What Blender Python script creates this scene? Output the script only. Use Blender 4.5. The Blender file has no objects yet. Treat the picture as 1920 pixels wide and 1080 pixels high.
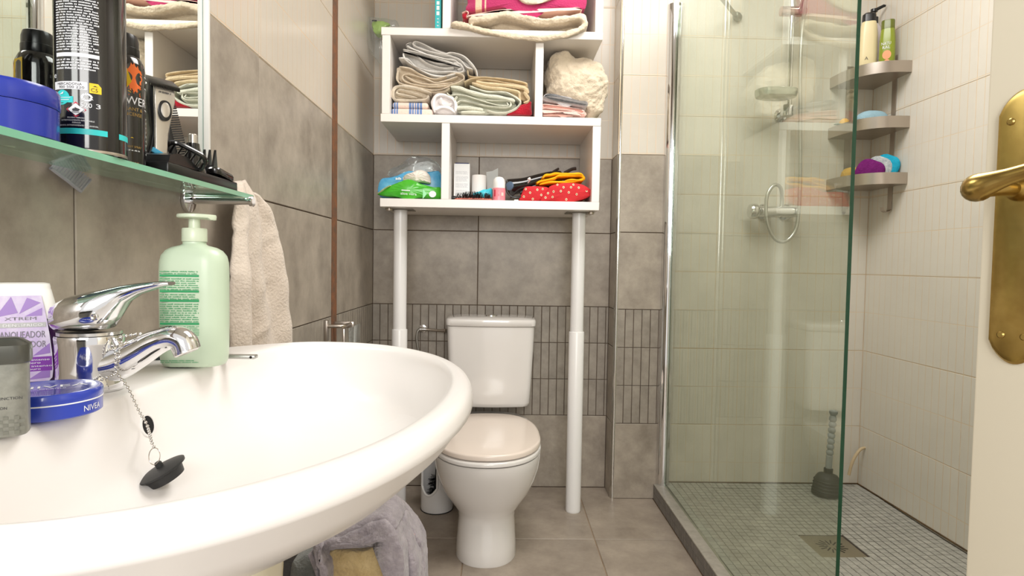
import bpy, bmesh, math, random
from mathutils import Vector, Matrix
random.seed(7)
PI = math.pi
C = bpy.context.scene.collection
sc = bpy.context.scene

# ------------------------------------------------------------------ camera
# World: X along the back wall (right), Y into the room, Z up.  Focal length 1135 px on a 1920 px frame.
FPX, EYE = 1135.0, 0.93
YAW, PITCH, ROLL = 22.75/FPX, 45.6/FPX, 0.0163
FW = Vector((math.sin(YAW)*math.cos(PITCH), math.cos(YAW)*math.cos(PITCH), -math.sin(PITCH)))
RT = Vector((math.cos(YAW), -math.sin(YAW), 0))
UP = RT.cross(FW)
R_ = RT*math.cos(ROLL) + UP*math.sin(ROLL)
U_ = UP*math.cos(ROLL) - RT*math.sin(ROLL)
cam_d = bpy.data.cameras.new('camera'); cam = bpy.data.objects.new('camera', cam_d); C.objects.link(cam)
cam_d.sensor_width = 36; cam_d.lens = FPX/1920*36; cam_d.clip_start = 0.01
m = Matrix((R_, U_, -FW)).transposed().to_4x4(); m.translation = (0, 0, EYE)
cam.matrix_world = m
sc.camera = cam
def at(x, y, Y):
    """the point of the plane at depth Y that was measured at photo pixel x, y (used once, to read real positions off)"""
    d = FW + R_*((x-960)/FPX) - U_*((y-540)/FPX)
    return Vector((0, 0, EYE)) + d*(Y/d.y)

# ------------------------------------------------------------------ light
w = bpy.data.worlds.new('world'); sc.world = w; w.use_nodes = True
w.node_tree.nodes['Background'].inputs[0].default_value = (1.0, 0.97, 0.93, 1)
w.node_tree.nodes['Background'].inputs[1].default_value = 0.6
def area(name, loc, target, sx, sy, power, color):
    l = bpy.data.lights.new(name, 'AREA'); l.shape = 'RECTANGLE'; l.size = sx; l.size_y = sy
    l.energy = power; l.color = color
    o = bpy.data.objects.new(name, l); C.objects.link(o); o.location = loc
    o.rotation_euler = (Vector(target)-Vector(loc)).to_track_quat('-Z', 'Y').to_euler()
    return o
area('ceiling_lamp', (0.52, 1.40, 2.36), (0.52, 1.40, 0), 0.9, 0.9, 19, (1, 0.975, 0.945))
area('doorway_light', (0.15, -1.9, 1.65), (0.1, 2.0, 1.05), 1.3, 1.2, 37, (1, 0.98, 0.95))
sc.view_settings.view_transform = 'Standard'
sc.view_settings.look = 'None'
sc.view_settings.exposure = 0.60
sc.view_settings.gamma = 1
sc.view_settings.use_curve_mapping = False
sc.cycles.max_bounces = 10
sc.cycles.transparent_max_bounces = 16

# ------------------------------------------------------------------ materials
def S(r, g, b):
    f = lambda c: (c/255/12.92) if c/255 <= .04045 else ((c/255+.055)/1.055)**2.4
    return (f(r), f(g), f(b), 1)
MATS = {}
def mat(name, col, rough=.5, metal=0, spec=.5, sheen=0, coat=0, trans=0, bump=None, vary=None, emit=None, alpha=None):
    """col = sRGB triple; bump = (noise scale, strength); vary = (noise scale, second sRGB triple)"""
    if name in MATS: return MATS[name]
    M = bpy.data.materials.new(name); M.use_nodes = True; N = M.node_tree.nodes; L = M.node_tree.links
    b = N['Principled BSDF']
    b.inputs['Base Color'].default_value = S(*col)
    b.inputs['Roughness'].default_value = rough; b.inputs['Metallic'].default_value = metal
    b.inputs['Specular IOR Level'].default_value = spec
    if sheen: b.inputs['Sheen Weight'].default_value = sheen; b.inputs['Sheen Roughness'].default_value = .5
    if coat: b.inputs['Coat Weight'].default_value = coat; b.inputs['Coat Roughness'].default_value = .05
    if trans: b.inputs['Transmission Weight'].default_value = trans
    if alpha is not None: b.inputs['Alpha'].default_value = alpha
    if bump or vary:
        g = N.new('ShaderNodeNewGeometry')
    if vary:
        n = N.new('ShaderNodeTexNoise'); n.inputs['Scale'].default_value = vary[0]; n.inputs['Detail'].default_value = 6
        n.inputs['Roughness'].default_value = .65
        L.new(g.outputs['Position'], n.inputs['Vector'])
        r = N.new('ShaderNodeValToRGB'); r.color_ramp.elements[0].position = .32; r.color_ramp.elements[1].position = .68
        r.color_ramp.elements[0].color = S(*col); r.color_ramp.elements[1].color = S(*vary[1])
        L.new(n.outputs['Fac'], r.inputs['Fac']); L.new(r.outputs['Color'], b.inputs['Base Color'])
    if bump:
        n = N.new('ShaderNodeTexNoise'); n.inputs['Scale'].default_value = bump[0]; n.inputs['Detail'].default_value = 4
        L.new(g.outputs['Position'], n.inputs['Vector'])
        bp = N.new('ShaderNodeBump'); bp.inputs['Strength'].default_value = bump[1]; bp.inputs['Distance'].default_value = .003
        L.new(n.outputs['Fac'], bp.inputs['Height']); L.new(bp.outputs['Normal'], b.inputs['Normal'])
    MATS[name] = M
    return M
def tile_mat(name, c1, c2, rough, axis=None, line=None, scale=9, pitch=.0333, z0=.303, zp=.15225, h0=0):
    """glazed tile: mottled body with a small change from tile to tile; optional scored lines of the relief pattern"""
    M = bpy.data.materials.new(name); M.use_nodes = True; N = M.node_tree.nodes; L = M.node_tree.links
    b = N['Principled BSDF']; b.inputs['Roughness'].default_value = rough
    g = N.new('ShaderNodeNewGeometry'); oi = N.new('ShaderNodeObjectInfo')
    add = N.new('ShaderNodeVectorMath'); add.operation = 'ADD'
    cb = N.new('ShaderNodeCombineXYZ'); mu = N.new('ShaderNodeMath'); mu.operation = 'MULTIPLY'; mu.inputs[1].default_value = 40
    L.new(oi.outputs['Random'], mu.inputs[0])
    for i in range(3): L.new(mu.outputs[0], cb.inputs[i])
    L.new(g.outputs['Position'], add.inputs[0]); L.new(cb.outputs[0], add.inputs[1])
    n = N.new('ShaderNodeTexNoise'); n.inputs['Scale'].default_value = scale; n.inputs['Detail'].default_value = 9; n.inputs['Roughness'].default_value = .68
    L.new(add.outputs[0], n.inputs['Vector'])
    r = N.new('ShaderNodeValToRGB'); r.color_ramp.elements[0].position = .3; r.color_ramp.elements[1].position = .7
    r.color_ramp.elements[0].color = S(*c1); r.color_ramp.elements[1].color = S(*c2)
    L.new(n.outputs['Fac'], r.inputs['Fac'])
    out = r.outputs['Color']
    if line:
        sp = N.new('ShaderNodeSeparateXYZ'); L.new(g.outputs['Position'], sp.inputs[0])
        def lines(src, p, off, wd):
            a = N.new('ShaderNodeMath'); a.operation = 'SUBTRACT'; a.inputs[1].default_value = off; L.new(src, a.inputs[0])
            d = N.new('ShaderNodeMath'); d.operation = 'PINGPONG'; d.inputs[1].default_value = p/2; L.new(a.outputs[0], d.inputs[0])
            c = N.new('ShaderNodeMapRange'); c.inputs['From Min'].default_value = wd*.4; c.inputs['From Max'].default_value = wd
            c.inputs['To Min'].default_value = 1; c.inputs['To Max'].default_value = 0; L.new(d.outputs[0], c.inputs['Value'])
            return c.outputs[0]
        l1 = lines(sp.outputs[axis], pitch, h0, .0016); l2 = lines(sp.outputs[2], zp, z0, .0016)
        mx = N.new('ShaderNodeMath'); mx.operation = 'MAXIMUM'; L.new(l1, mx.inputs[0]); L.new(l2, mx.inputs[1])
        n2 = N.new('ShaderNodeTexNoise'); n2.inputs['Scale'].default_value = 6; L.new(g.outputs['Position'], n2.inputs['Vector'])
        fa = N.new('ShaderNodeMapRange'); fa.inputs['From Min'].default_value = .35; fa.inputs['From Max'].default_value = .7
        fa.inputs['To Min'].default_value = .35; fa.inputs['To Max'].default_value = .95
        L.new(n2.outputs['Fac'], fa.inputs['Value'])
        m2 = N.new('ShaderNodeMath'); m2.operation = 'MULTIPLY'; L.new(mx.outputs[0], m2.inputs[0]); L.new(fa.outputs[0], m2.inputs[1])
        mix = N.new('ShaderNodeMix'); mix.data_type = 'RGBA'; L.new(m2.outputs[0], mix.inputs['Factor'])
        L.new(out, mix.inputs['A']); mix.inputs['B'].default_value = S(*line); out = mix.outputs['Result']
        bp = N.new('ShaderNodeBump'); bp.inputs['Strength'].default_value = .25; bp.inputs['Distance'].default_value = .001; bp.invert = True
        L.new(mx.outputs[0], bp.inputs['Height']); L.new(bp.outputs['Normal'], b.inputs['Normal'])
    else:
        bp = N.new('ShaderNodeBump'); bp.inputs['Strength'].default_value = .08; bp.inputs['Distance'].default_value = .001
        L.new(n.outputs['Fac'], bp.inputs['Height']); L.new(bp.outputs['Normal'], b.inputs['Normal'])
    L.new(out, b.inputs['Base Color'])
    return M
GREY = tile_mat('grey_tile', (138, 128, 116), (182, 171, 157), .38)
FLOOR = tile_mat('floor_tile', (134, 122, 110), (174, 161, 147), .42, scale=7)
MOSAIC = tile_mat('mosaic_grey', (132, 124, 114), (166, 157, 145), .42, scale=14)
WHITE_X = tile_mat('white_tile_back', (200, 192, 180), (208, 200, 188), .22, axis=0, line=(222, 190, 154), scale=3)
WHITE_Y = tile_mat('white_tile_side', (200, 190, 176), (208, 198, 184), .22, axis=1, line=(222, 190, 154), scale=3)
SHOWER_X = tile_mat('shower_tile_back', (219, 213, 202), (227, 221, 210), .25, axis=0, line=(226, 202, 168), scale=3, h0=.85)
SHOWER_Y = tile_mat('shower_tile_side', (219, 213, 202), (227, 221, 210), .25, axis=1, line=(226, 202, 168), scale=3, h0=1.849)
PAN = tile_mat('shower_mosaic', (150, 148, 142), (190, 188, 180), .45, scale=30)
GROUT_D = mat('dark_grout', (84, 70, 60), .9, vary=(20, (104, 88, 74)))
GROUT_B = mat('beige_grout', (232, 214, 188), .9, vary=(8, (214, 190, 160)))
GROUT_F = mat('floor_grout', (168, 148, 126), .9, vary=(12, (140, 116, 92)))
GROUT_S = mat('shower_grout', (74, 64, 56), .9, vary=(6, (52, 44, 40)))
CERAMIC = mat('white_ceramic', (238, 234, 231), .28, coat=.12)
TOILET = mat('toilet_ceramic', (228, 224, 220), .10, coat=.5)
LIDM = mat('seat_plastic', (232, 218, 206), .16)
CHROME = mat('chrome', (232, 232, 234), .06, 1)
CHROME_D = mat('limescaled_chrome', (205, 202, 198), .22, 1, vary=(60, (232, 230, 228)))
STEEL = mat('brushed_steel', (190, 180, 170), .30, 1)
BRASS = mat('brass', (190, 164, 98), .27, 1, vary=(25, (164, 136, 76)))
BOARD = mat('white_board', (238, 232, 226), .32)
LEGW = mat('white_pole', (236, 234, 232), .28)
PLAST_W = mat('white_plastic', (240, 238, 234), .3)
BLACK = mat('black_plastic', (22, 21, 22), .28)
BLACK_G = mat('black_gloss', (26, 24, 24), .12, coat=.5)
RUBBER = mat('black_rubber', (30, 30, 30), .5)
DARK = mat('dark_hollow', (12, 10, 10), .9)
DOORP = mat('cream_door_paint', (247, 239, 218), .38)
CEIL = mat('ceiling_paint', (240, 237, 230), .8)
def terry(name, c, c2=None, s=260, st=.9): return mat(name, c, .95, spec=.1, sheen=.35, bump=(s, st), vary=(40, c2 or tuple(max(0, v-16) for v in c)))
T_BEIGE = terry('beige_terry', (226, 210, 186)); T_CREAM = terry('cream_terry', (232, 219, 198)); T_WHITE = terry('white_terry', (232, 228, 222))
T_GREEN = terry('pale_green_terry', (222, 222, 204)); T_GREY = terry('grey_terry', (196, 192, 192)); T_PINK = terry('pink_cotton', (248, 200, 188))
T_MAG = terry('magenta_cotton', (166, 46, 86), (150, 36, 74)); T_RED = terry('red_cotton', (190, 34, 52), (160, 24, 42)); T_LILAC = terry('grey_lilac_terry', (172, 164, 168), (142, 134, 140), 160, 1)
T_HAND = terry('oatmeal_terry', (226, 212, 198), (214, 200, 186), 200, .8); T_SAND = terry('sand_terry', (214, 190, 142), (190, 164, 116), 200, 1)
T_BLUE = terry('blue_stripe_cotton', (110, 140, 188)); T_DKGREY = terry('slate_edge_terry', (140, 142, 138))
# glass: a tinted pane that lets most light through and mirrors the rest by Fresnel
def pane_mat(name, tint, film, film_w):
    M = bpy.data.materials.new(name); M.use_nodes = True; N = M.node_tree.nodes; L = M.node_tree.links; N.remove(N['Principled BSDF'])
    o = N['Material Output']; t = N.new('ShaderNodeBsdfTransparent'); t.inputs[0].default_value = tint
    g = N.new('ShaderNodeBsdfGlossy'); g.inputs['Roughness'].default_value = .015; g.inputs['Color'].default_value = (.95, 1, .96, 1)
    fr = N.new('ShaderNodeFresnel'); bf = N.new('ShaderNodeNewGeometry')          # both faces of the pane mirror alike
    ir = N.new('ShaderNodeMapRange'); ir.inputs['To Min'].default_value = 1.5; ir.inputs['To Max'].default_value = 1/1.5
    L.new(bf.outputs['Backfacing'], ir.inputs['Value']); L.new(ir.outputs[0], fr.inputs['IOR'])
    d = N.new('ShaderNodeBsdfDiffuse'); d.inputs[0].default_value = film
    n = N.new('ShaderNodeTexNoise'); n.inputs['Scale'].default_value = 5; n.inputs['Detail'].default_value = 5
    ge = N.new('ShaderNodeNewGeometry'); L.new(ge.outputs['Position'], n.inputs['Vector'])
    mr = N.new('ShaderNodeMapRange'); mr.inputs['From Min'].default_value = .3; mr.inputs['From Max'].default_value = .8
    mr.inputs['To Min'].default_value = film_w*.4; mr.inputs['To Max'].default_value = film_w; L.new(n.outputs['Fac'], mr.inputs['Value'])
    m1 = N.new('ShaderNodeMixShader'); L.new(mr.outputs[0], m1.inputs[0]); L.new(t.outputs[0], m1.inputs[1]); L.new(d.outputs[0], m1.inputs[2])
    m2 = N.new('ShaderNodeMixShader'); L.new(fr.outputs[0], m2.inputs[0]); L.new(m1.outputs[0], m2.inputs[1]); L.new(g.outputs[0], m2.inputs[2])
    L.new(m2.outputs[0], o.inputs[0]); return M
PANE = pane_mat('shower_glass', (.935, .96, .915, 1), S(168, 176, 150), .12)
SHELFGLASS = pane_mat('shelf_glass', (.80, .93, .86, 1), S(176, 206, 190), .30)
GLASSEDGE = mat('green_glass_edge', (30, 92, 66), .12, coat=.5)
SHELFEDGE = mat('shelf_glass_edge', (126, 190, 160), .2, coat=.4)
CLEAR = pane_mat('clear_plastic', (.93, .94, .95, 1), S(220, 224, 228), .16)
MIRROR = mat('mirror_silver', (236, 240, 238), .0, 1)

# ------------------------------------------------------------------ building helpers
def mesh_of(name, verts, faces, mats, fm=None, angle=38):
    me = bpy.data.meshes.new(name); me.from_pydata([tuple(v) for v in verts], [], faces)
    for x in (mats if isinstance(mats, (list, tuple)) else [mats]): me.materials.append(x)
    if fm: me.polygons.foreach_set('material_index', fm)
    me.polygons.foreach_set('use_smooth', [True]*len(me.polygons))
    me.update()
    if angle is not None: me.set_sharp_from_angle(angle=math.radians(angle))
    return me
def link(name, me, parent=None):
    o = bpy.data.objects.new(name, me); C.objects.link(o)
    if parent is not None: o.parent = parent
    return o
class B:
    """collects vertices and faces of one mesh"""
    def __init__(s): s.v = []; s.f = []; s.mi = []; s.cur = 0
    def add(s, vs, fs):
        n = len(s.v); s.v += [Vector(p) for p in vs]
        for f in fs: s.f.append(tuple(n+i for i in f)); s.mi.append(s.cur)
        return s
    def box(s, x0, x1, y0, y1, z0, z1, bev=0, seg=2, M=None):
        bm = bmesh.new(); bmesh.ops.create_cube(bm, size=1)
        for v in bm.verts: v.co = Vector(((x0+x1)/2+v.co.x*(x1-x0), (y0+y1)/2+v.co.y*(y1-y0), (z0+z1)/2+v.co.z*(z1-z0)))
        if bev: bmesh.ops.bevel(bm, geom=bm.edges[:], offset=bev, segments=seg, profile=.5, affect='EDGES')
        bm.verts.index_update()
        vs = [v.co.copy() for v in bm.verts]; fs = [[v.index for v in f.verts] for f in bm.faces]; bm.free()
        if M is not None: vs = [M @ v for v in vs]
        return s.add(vs, fs)
    def rings(s, rings, cap0=True, cap1=True, closed=True):
        n = len(rings[0]); vs = [p for r in rings for p in r]; fs = []
        for i in range(len(rings)-1):
            for j in range(n if closed else n-1):
                a, b = i*n+j, i*n+(j+1) % n
                fs.append((a, b, b+n, a+n))
        if cap0: fs.append(tuple(reversed(range(n))))
        if cap1: fs.append(tuple(range((len(rings)-1)*n, len(rings)*n)))
        return s.add(vs, fs)
    def lathe(s, prof, c=(0, 0, 0), n=32, M=None, cap0=True, cap1=True):
        rs = [[Vector((c[0]+r*math.cos(2*PI*k/n), c[1]+r*math.sin(2*PI*k/n), c[2]+z)) for k in range(n)] for r, z in prof]
        if M is not None: rs = [[M @ p for p in r] for r in rs]
        return s.rings(rs, cap0, cap1)
    def tube(s, pts, rad, n=12, sx=1, closed=False):
        pts = [Vector(p) for p in pts]; k = len(pts); rs = []
        rad = rad if isinstance(rad, (list, tuple)) else [rad]*k
        up = None
        for i, p in enumerate(pts):
            t = (pts[min(i+1, k-1)]-pts[max(i-1, 0)]) if not closed else (pts[(i+1) % k]-pts[i-1])
            t.normalize()
            if up is None:
                up = Vector((0, 0, 1)) if abs(t.z) < .9 else Vector((1, 0, 0))
            up = (up - t*up.dot(t)).normalized(); sd = t.cross(up)
            rs.append([p+(up*math.cos(2*PI*j/n)+sd*math.sin(2*PI*j/n)*sx)*rad[i] for j in range(n)])
        if closed: rs.append(rs[0]); return s.rings(rs, False, False)
        return s.rings(rs)
    def sphere(s, c, r, n=12, sq=(1, 1, 1), M=None):
        pr = [(math.sin(PI*i/(n//2+2)), -math.cos(PI*i/(n//2+2))) for i in range(1, n//2+2)]
        rs = [[Vector((c[0]+a*r*sq[0]*math.cos(2*PI*k/n), c[1]+a*r*sq[1]*math.sin(2*PI*k/n), c[2]+b*r*sq[2])) for k in range(n)] for a, b in pr]
        if M is not None: rs = [[M @ p for p in q] for q in rs]
        return s.rings(rs)
    def prism(s, poly, y0, y1):
        """polygon in XZ pushed from y0 to y1"""
        return s.rings([[Vector((x, y0, z)) for x, z in poly], [Vector((x, y1, z)) for x, z in poly]])
    def out(s, name, m, parent=None, angle=38):
        o = s._out(name, m, parent, angle)
        if parent is not None and name.rsplit('_', 1)[-1] in ('lettering', 'print', 'splash', 'facets', 'word', 'mark', 'band', 'hinges', 'bars'): o['kind'] = 'stuff'
        return o
    def _out(s, name, m, parent, angle):
        me = mesh_of(name, s.v, s.f, m, s.mi if isinstance(m, (list, tuple)) else None, angle)
        bm = bmesh.new(); bm.from_mesh(me); bmesh.ops.recalc_face_normals(bm, faces=bm.faces); bm.to_mesh(me); bm.free()
        return link(name, me, parent)
def tag(o, label, cat, group=None, kind=None):
    o['label'] = label; o['category'] = cat
    if group: o['group'] = group
    if kind: o['kind'] = kind
    return o
def thing(name, label, cat, loc=(0, 0, 0), group=None):
    o = bpy.data.objects.new(name, None); C.objects.link(o); o.location = loc; o.empty_display_size = .02
    return tag(o, label, cat, group)
def keep(root):
    """children were built in world coordinates: pull them into the space of the thing's empty"""
    L = root.location.copy()
    for ch in root.children: ch.location = Vector(ch.location)-L
    return root
def struct(o, label=None):
    o['kind'] = 'structure'
    if label: o['label'] = label
    return o
def smooth(pts, n=6, closed=False):
    """Catmull-Rom through pts"""
    P = [Vector(p) for p in pts]; k = len(P); out = []
    for i in range(k if closed else k-1):
        p0, p1, p2, p3 = (P[(i-1) % k], P[i], P[(i+1) % k], P[(i+2) % k]) if closed else (P[max(i-1, 0)], P[i], P[i+1], P[min(i+2, k-1)])
        for j in range(n):
            t = j/n
            out.append(.5*((2*p1)+(p2-p0)*t+(2*p0-5*p1+4*p2-p3)*t*t+(3*p1-p0-3*p2+p3)*t**3))
    if not closed: out.append(P[-1])
    return out
def rrect(w, d, r, n=6, c=(0, 0)):
    """rounded rectangle outline, counter-clockwise"""
    o = []
    for sx, sy, a in ((1, 1, 0), (-1, 1, 90), (-1, -1, 180), (1, -1, 270)):
        for k in range(n+1):
            t = math.radians(a+90*k/n)
            o.append((c[0]+sx*(w/2-r)+r*math.cos(t), c[1]+sy*(d/2-r)+r*math.sin(t)))
    return o
def loft(b, secs, fx=lambda p: p):
    """secs: (outline, z) pairs with equal counts"""
    return b.rings([[fx(Vector((x, y, z))) for x, y in o] for o, z in secs])
# ---- lettering: flat glyph meshes bent on to a surface by place(u, v) -> point
GLY = {}
def glyphs(txt):
    if txt not in GLY:
        cu = bpy.data.curves.new('t', 'FONT'); cu.body = txt; cu.size = 1; cu.resolution_u = 2
        o = bpy.data.objects.new('t', cu); C.objects.link(o)
        bpy.context.view_layer.update()
        me = bpy.data.meshes.new_from_object(o.evaluated_get(bpy.context.evaluated_depsgraph_get()))
        vs = [(v.co.x, v.co.y) for v in me.vertices]; fs = [tuple(p.vertices) for p in me.polygons]
        bpy.data.objects.remove(o); bpy.data.curves.remove(cu); bpy.data.meshes.remove(me)
        GLY[txt] = (vs, fs)
    return GLY[txt]
def write(b, txt, place, u, v, h, w=None, align='c'):
    """adds txt, cap height h (fitted to width w), its foot at u, v"""
    vs, fs = glyphs(txt); x0 = min(p[0] for p in vs); x1 = max(p[0] for p in vs)
    sy = h/.7; sx = (w/(x1-x0)) if w else sy
    off = {'c': -(x0+x1)/2, 'l': -x0, 'r': -x1}[align]
    b.add([place(u+(p[0]+off)*sx, v+p[1]*sy) for p in vs], fs)
def patch(b, place, u0, u1, v0, v1, nu=8, nv=1):
    vs = [place(u0+(u1-u0)*i/nu, v0+(v1-v0)*j/nv) for j in range(nv+1) for i in range(nu+1)]
    b.add(vs, [(j*(nu+1)+i, j*(nu+1)+i+1, (j+1)*(nu+1)+i+1, (j+1)*(nu+1)+i) for j in range(nv) for i in range(nu)])
def fine_print(b, place, u0, u1, v0, v1, rows, fill=.55, lw=None):
    """rows of print too small to read: irregular letter strokes"""
    p = (v1-v0)/rows; lw = lw or p*.5
    for r in range(rows):
        v = v1-(r+1)*p; u = u0; end = u1-(random.random()*(u1-u0)*.12)
        while u < end:
            for _ in range(random.randint(2, 9)):
                hh = p*fill*random.choice((.72, .72, 1, .8)); ww = lw*random.uniform(.5, .8)
                if u+ww > u1: break
                b.add([place(u, v), place(u+ww, v), place(u+ww, v+hh), place(u, v+hh)], [(0, 1, 2, 3)])
                u += ww+lw*.22
            u += lw*.8
def cyl_place(cx, cy, r, ang, z0, off=.0004):
    return lambda u, v: Vector((cx+(r+off)*math.cos(ang+u/r), cy+(r+off)*math.sin(ang+u/r), z0+v))
def flat_place(o, ux, uy, off=Vector((0, 0, 0))):
    o, ux, uy = Vector(o), Vector(ux).normalized(), Vector(uy).normalized()
    return lambda u, v: o+ux*u+uy*v+off
INK_W = mat('white_print', (236, 236, 238), .5); INK_CY = mat('cyan_print', (52, 206, 206), .4); INK_Y = mat('yellow_print', (246, 206, 40), .5)
INK_O = mat('orange_print', (238, 110, 30), .5); INK_R = mat('red_print', (206, 40, 66), .5); INK_G = mat('green_print', (40, 150, 92), .5)
INK_K = mat('dark_print', (40, 38, 44), .5); INK_GO = mat('gold_print', (176, 140, 70), .5); INK_P = mat('violet_print', (120, 40, 156), .5)
INK_GR = mat('grey_print', (120, 116, 124), .5)
# ------------------------------------------------------------------ the room
XL, YB, YP, XR, XPIER, YF, ZC = -.522, 2.492, 2.372, 1.450, .452, -.13, 2.42
SUB = .0035                                       # tiles stand this far proud of the grout bed
SUBW = .0012                                      # the pale tiles have nearly flush joints of beige grout
def slab(name, boxes, m, boxes2=(), m2=None):
    b = B()
    for q in boxes: b.box(*q)
    b.cur = 1
    for q in boxes2: b.box(*q)
    return struct(b.out(name, [m, m2] if m2 else m))
floor = slab('floor', [(-.7, .66, -.9, YB+.1, -.08, -.003), (.66, XR+.1, -.9, 1.09, -.08, -.003)], GROUT_F)
ceiling = slab('ceiling', [(-.7, XR+.15, -.3, YB+.15, ZC, ZC+.08)], CEIL)
ZM = 1.045                                         # foot of the mirror
wall_left = slab('wall_left', [(-.66, XL-SUB, YF-.1, YB+.12, -.02, ZM), (-.66, XL-SUB, 1.104, YB+.12, ZM, 1.364), (-.66, -.552, YF-.1, 1.104, ZM, ZC)], GROUT_D, [(-.66, XL-SUBW, 1.104, YB+.12, 1.364, ZC)], GROUT_B)
wall_back = slab('wall_back', [(XL-SUB, XPIER+.02, YB+SUB, YB+.12, -.02, 1.364)], GROUT_D, [(XL-SUB, XPIER+.02, YB+SUBW, YB+.12, 1.364, ZC)], GROUT_B)
wall_pier = slab('wall_pier', [(XPIER+SUB, .655, YP+SUB, YB+.12, -.02, 1.364)], GROUT_D, [(XPIER+SUBW, .655, YP+SUBW, YB+.12, 1.364, ZC)], GROUT_B)
wall_shower = slab('wall_shower', [(.655, XR+.1, YP+SUBW, YB+.12, -.02, ZC)], GROUT_B)
wall_right = slab('wall_right', [(XR+SUBW, XR+.12, YF-.1, YB+.12, -.02, ZC)], GROUT_B)
wall_front = slab('wall_front', [(-.66, -.56, YF-.1, YF, -.02, ZC), (.76, XR+.12, YF-.1, YF, -.02, ZC), (-.56, .76, YF-.1, YF, 2.06, ZC)], CEIL)  # unseen wall; its opening is widened so the light behind reaches the left side

TM = {}
def tile_mesh(w, h, t, face, m, c=.0012):
    """one tile, chamfered on its face; face gives the direction it looks: -y +x -x +z"""
    k = (round(w, 4), round(h, 4), t, face, m.name)
    if k in TM: return TM[k]
    P = []
    for n, i in ((0, 0), (t-c, 0), (t, c)):
        P += [(i, i, n), (w-i, i, n), (w-i, h-i, n), (i, h-i, n)]
    F = [(8, 9, 10, 11)]
    for a in (0, 4):
        for j in range(4): F.append((a+j, a+(j+1) % 4, a+4+(j+1) % 4, a+4+j))
    conv = {'-y': lambda u, v, n: (u, -n, v), '+x': lambda u, v, n: (n, u, v), '-x': lambda u, v, n: (-n, w-u, v), '+z': lambda u, v, n: (u, v, n)}[face]
    TM[k] = mesh_of('tile', [conv(*p) for p in P], F, m, angle=20)
    return TM[k]
def tile(par, face, u0, u1, v0, v1, base, m, j=.003, name='tile', t=SUB):
    """lays a tile over u0..u1, v0..v1 of a wall whose grout face is at base, leaving a joint j"""
    w_, h_ = u1-u0-j, v1-v0-j
    if w_ < .004 or h_ < .004: return
    o = link(name, tile_mesh(w_, h_, t, face, m, min(.0012, t*.6)), par)
    a, c = u0+j/2, v0+j/2
    o.location = {'-y': (a, base, c), '+x': (base, a, c), '-x': (base, a, c), '+z': (a, c, base)}[face]
def field(par, face, us, vs, base, m, j=.003, name='tile', t=SUB):
    for a, b_ in zip(us, us[1:]):
        for c, d in zip(vs, vs[1:]): tile(par, face, a, b_, c, d, base, m, j, name, t)
def steps(a, b_, p, first=None):
    """edges from a to b_ on the grid first + k*p"""
    o = [a]; k = math.ceil(((a-first)+1e-6)/p)
    while first+k*p < b_-1e-6:
        if first+k*p-o[-1] > .002: o.append(first+k*p)
        k += 1
    return o+[b_]
ZG = [0, .303]; ZMO = [.303, .4545, .606, .757]; ZU = [.757, 1.060, 1.364]; ZW = [1.364, 1.668, 1.972, 2.276, ZC]
# back wall
ub = [XL, -.092, XPIER]
field(wall_back, '-y', ub, ZG, YB+SUB, GREY); field(wall_back, '-y', ub, ZU, YB+SUB, GREY)
field(wall_back, '-y', ub, ZW, YB+SUBW, WHITE_X, .002, t=SUBW)
field(wall_back, '-y', steps(XL, XPIER, .0333, -.092), ZMO, YB+SUB, MOSAIC, .0024, 'mosaic_strip')
# pier
up = [XPIER+.011, .655]
field(wall_pier, '-y', up, ZG, YP+SUB, GREY); field(wall_pier, '-y', up, ZU, YP+SUB, GREY); field(wall_pier, '-y', up, ZW, YP+SUBW, WHITE_X, .002, t=SUBW)
field(wall_pier, '-y', steps(XPIER+.011, .655, .0333, .463), ZMO, YP+SUB, MOSAIC, .0024, 'mosaic_strip')
us_ = [YP+.011, YB]
field(wall_pier, '-x', us_, [0, .303, .606, .757, 1.060, 1.364], XPIER+SUB, GREY); field(wall_pier, '-x', us_, ZW, XPIER+SUBW, WHITE_Y, .002, t=SUBW)
# left wall (the mirror takes the place of the tiles above the shelf)
yl = [YF, .16, .755, 1.323, 1.886]
field(wall_left, '+x', yl+[], ZG, XL-SUB, GREY); field(wall_left, '+x', [1.945, YB], ZG, XL-SUB, GREY)
field(wall_left, '+x', [YF, .16, .755, 1.323], ZMO, XL-SUB, GREY)
field(wall_left, '+x', steps(1.323, 1.886, .0333, 1.323), ZMO, XL-SUB, MOSAIC, .0024, 'mosaic_strip')
field(wall_left, '+x', steps(1.945, YB, .0333, 1.945), ZMO, XL-SUB, MOSAIC, .0024, 'mosaic_strip')
field(wall_left, '+x', [YF, .16, .755, 1.323], [.757, ZM], XL-SUB, GREY)
field(wall_left, '+x', [1.104, 1.323], [ZM, 1.364], XL-SUB, GREY, .001)
field(wall_left, '+x', [1.323, 1.886], ZU, XL-SUB, GREY); field(wall_left, '+x', [1.945, YB], ZU, XL-SUB, GREY)
for r in ([1.104, 1.323, 1.886], [1.945, YB]): field(wall_left, '+x', r, ZW, XL-SUBW, WHITE_Y, .002, t=SUBW)
# shower walls
ZS = [0.02, .303, .606, .909, 1.212, 1.515, 1.818, 2.121, ZC]
field(wall_shower, '-y', [.655, .85, XR], ZS, YP+SUBW, SHOWER_X, .002, t=SUBW)
field(wall_right, '-x', [YF, .049, .649, 1.249, 1.849, YP], ZS, XR+SUBW, SHOWER_Y, .002, t=SUBW)
# floor
xf = [XL, -.103, .335, .625]; yf = [-.88, -.616, -.178, .260, .698, 1.136, 1.574, 2.012, YB]
field(floor, '+z', xf, yf, -SUB, FLOOR, .0035); field(floor, '+z', [.625, .773, 1.211, XR], yf[:5]+[1.09], -SUB, FLOOR, .0035)
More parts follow.
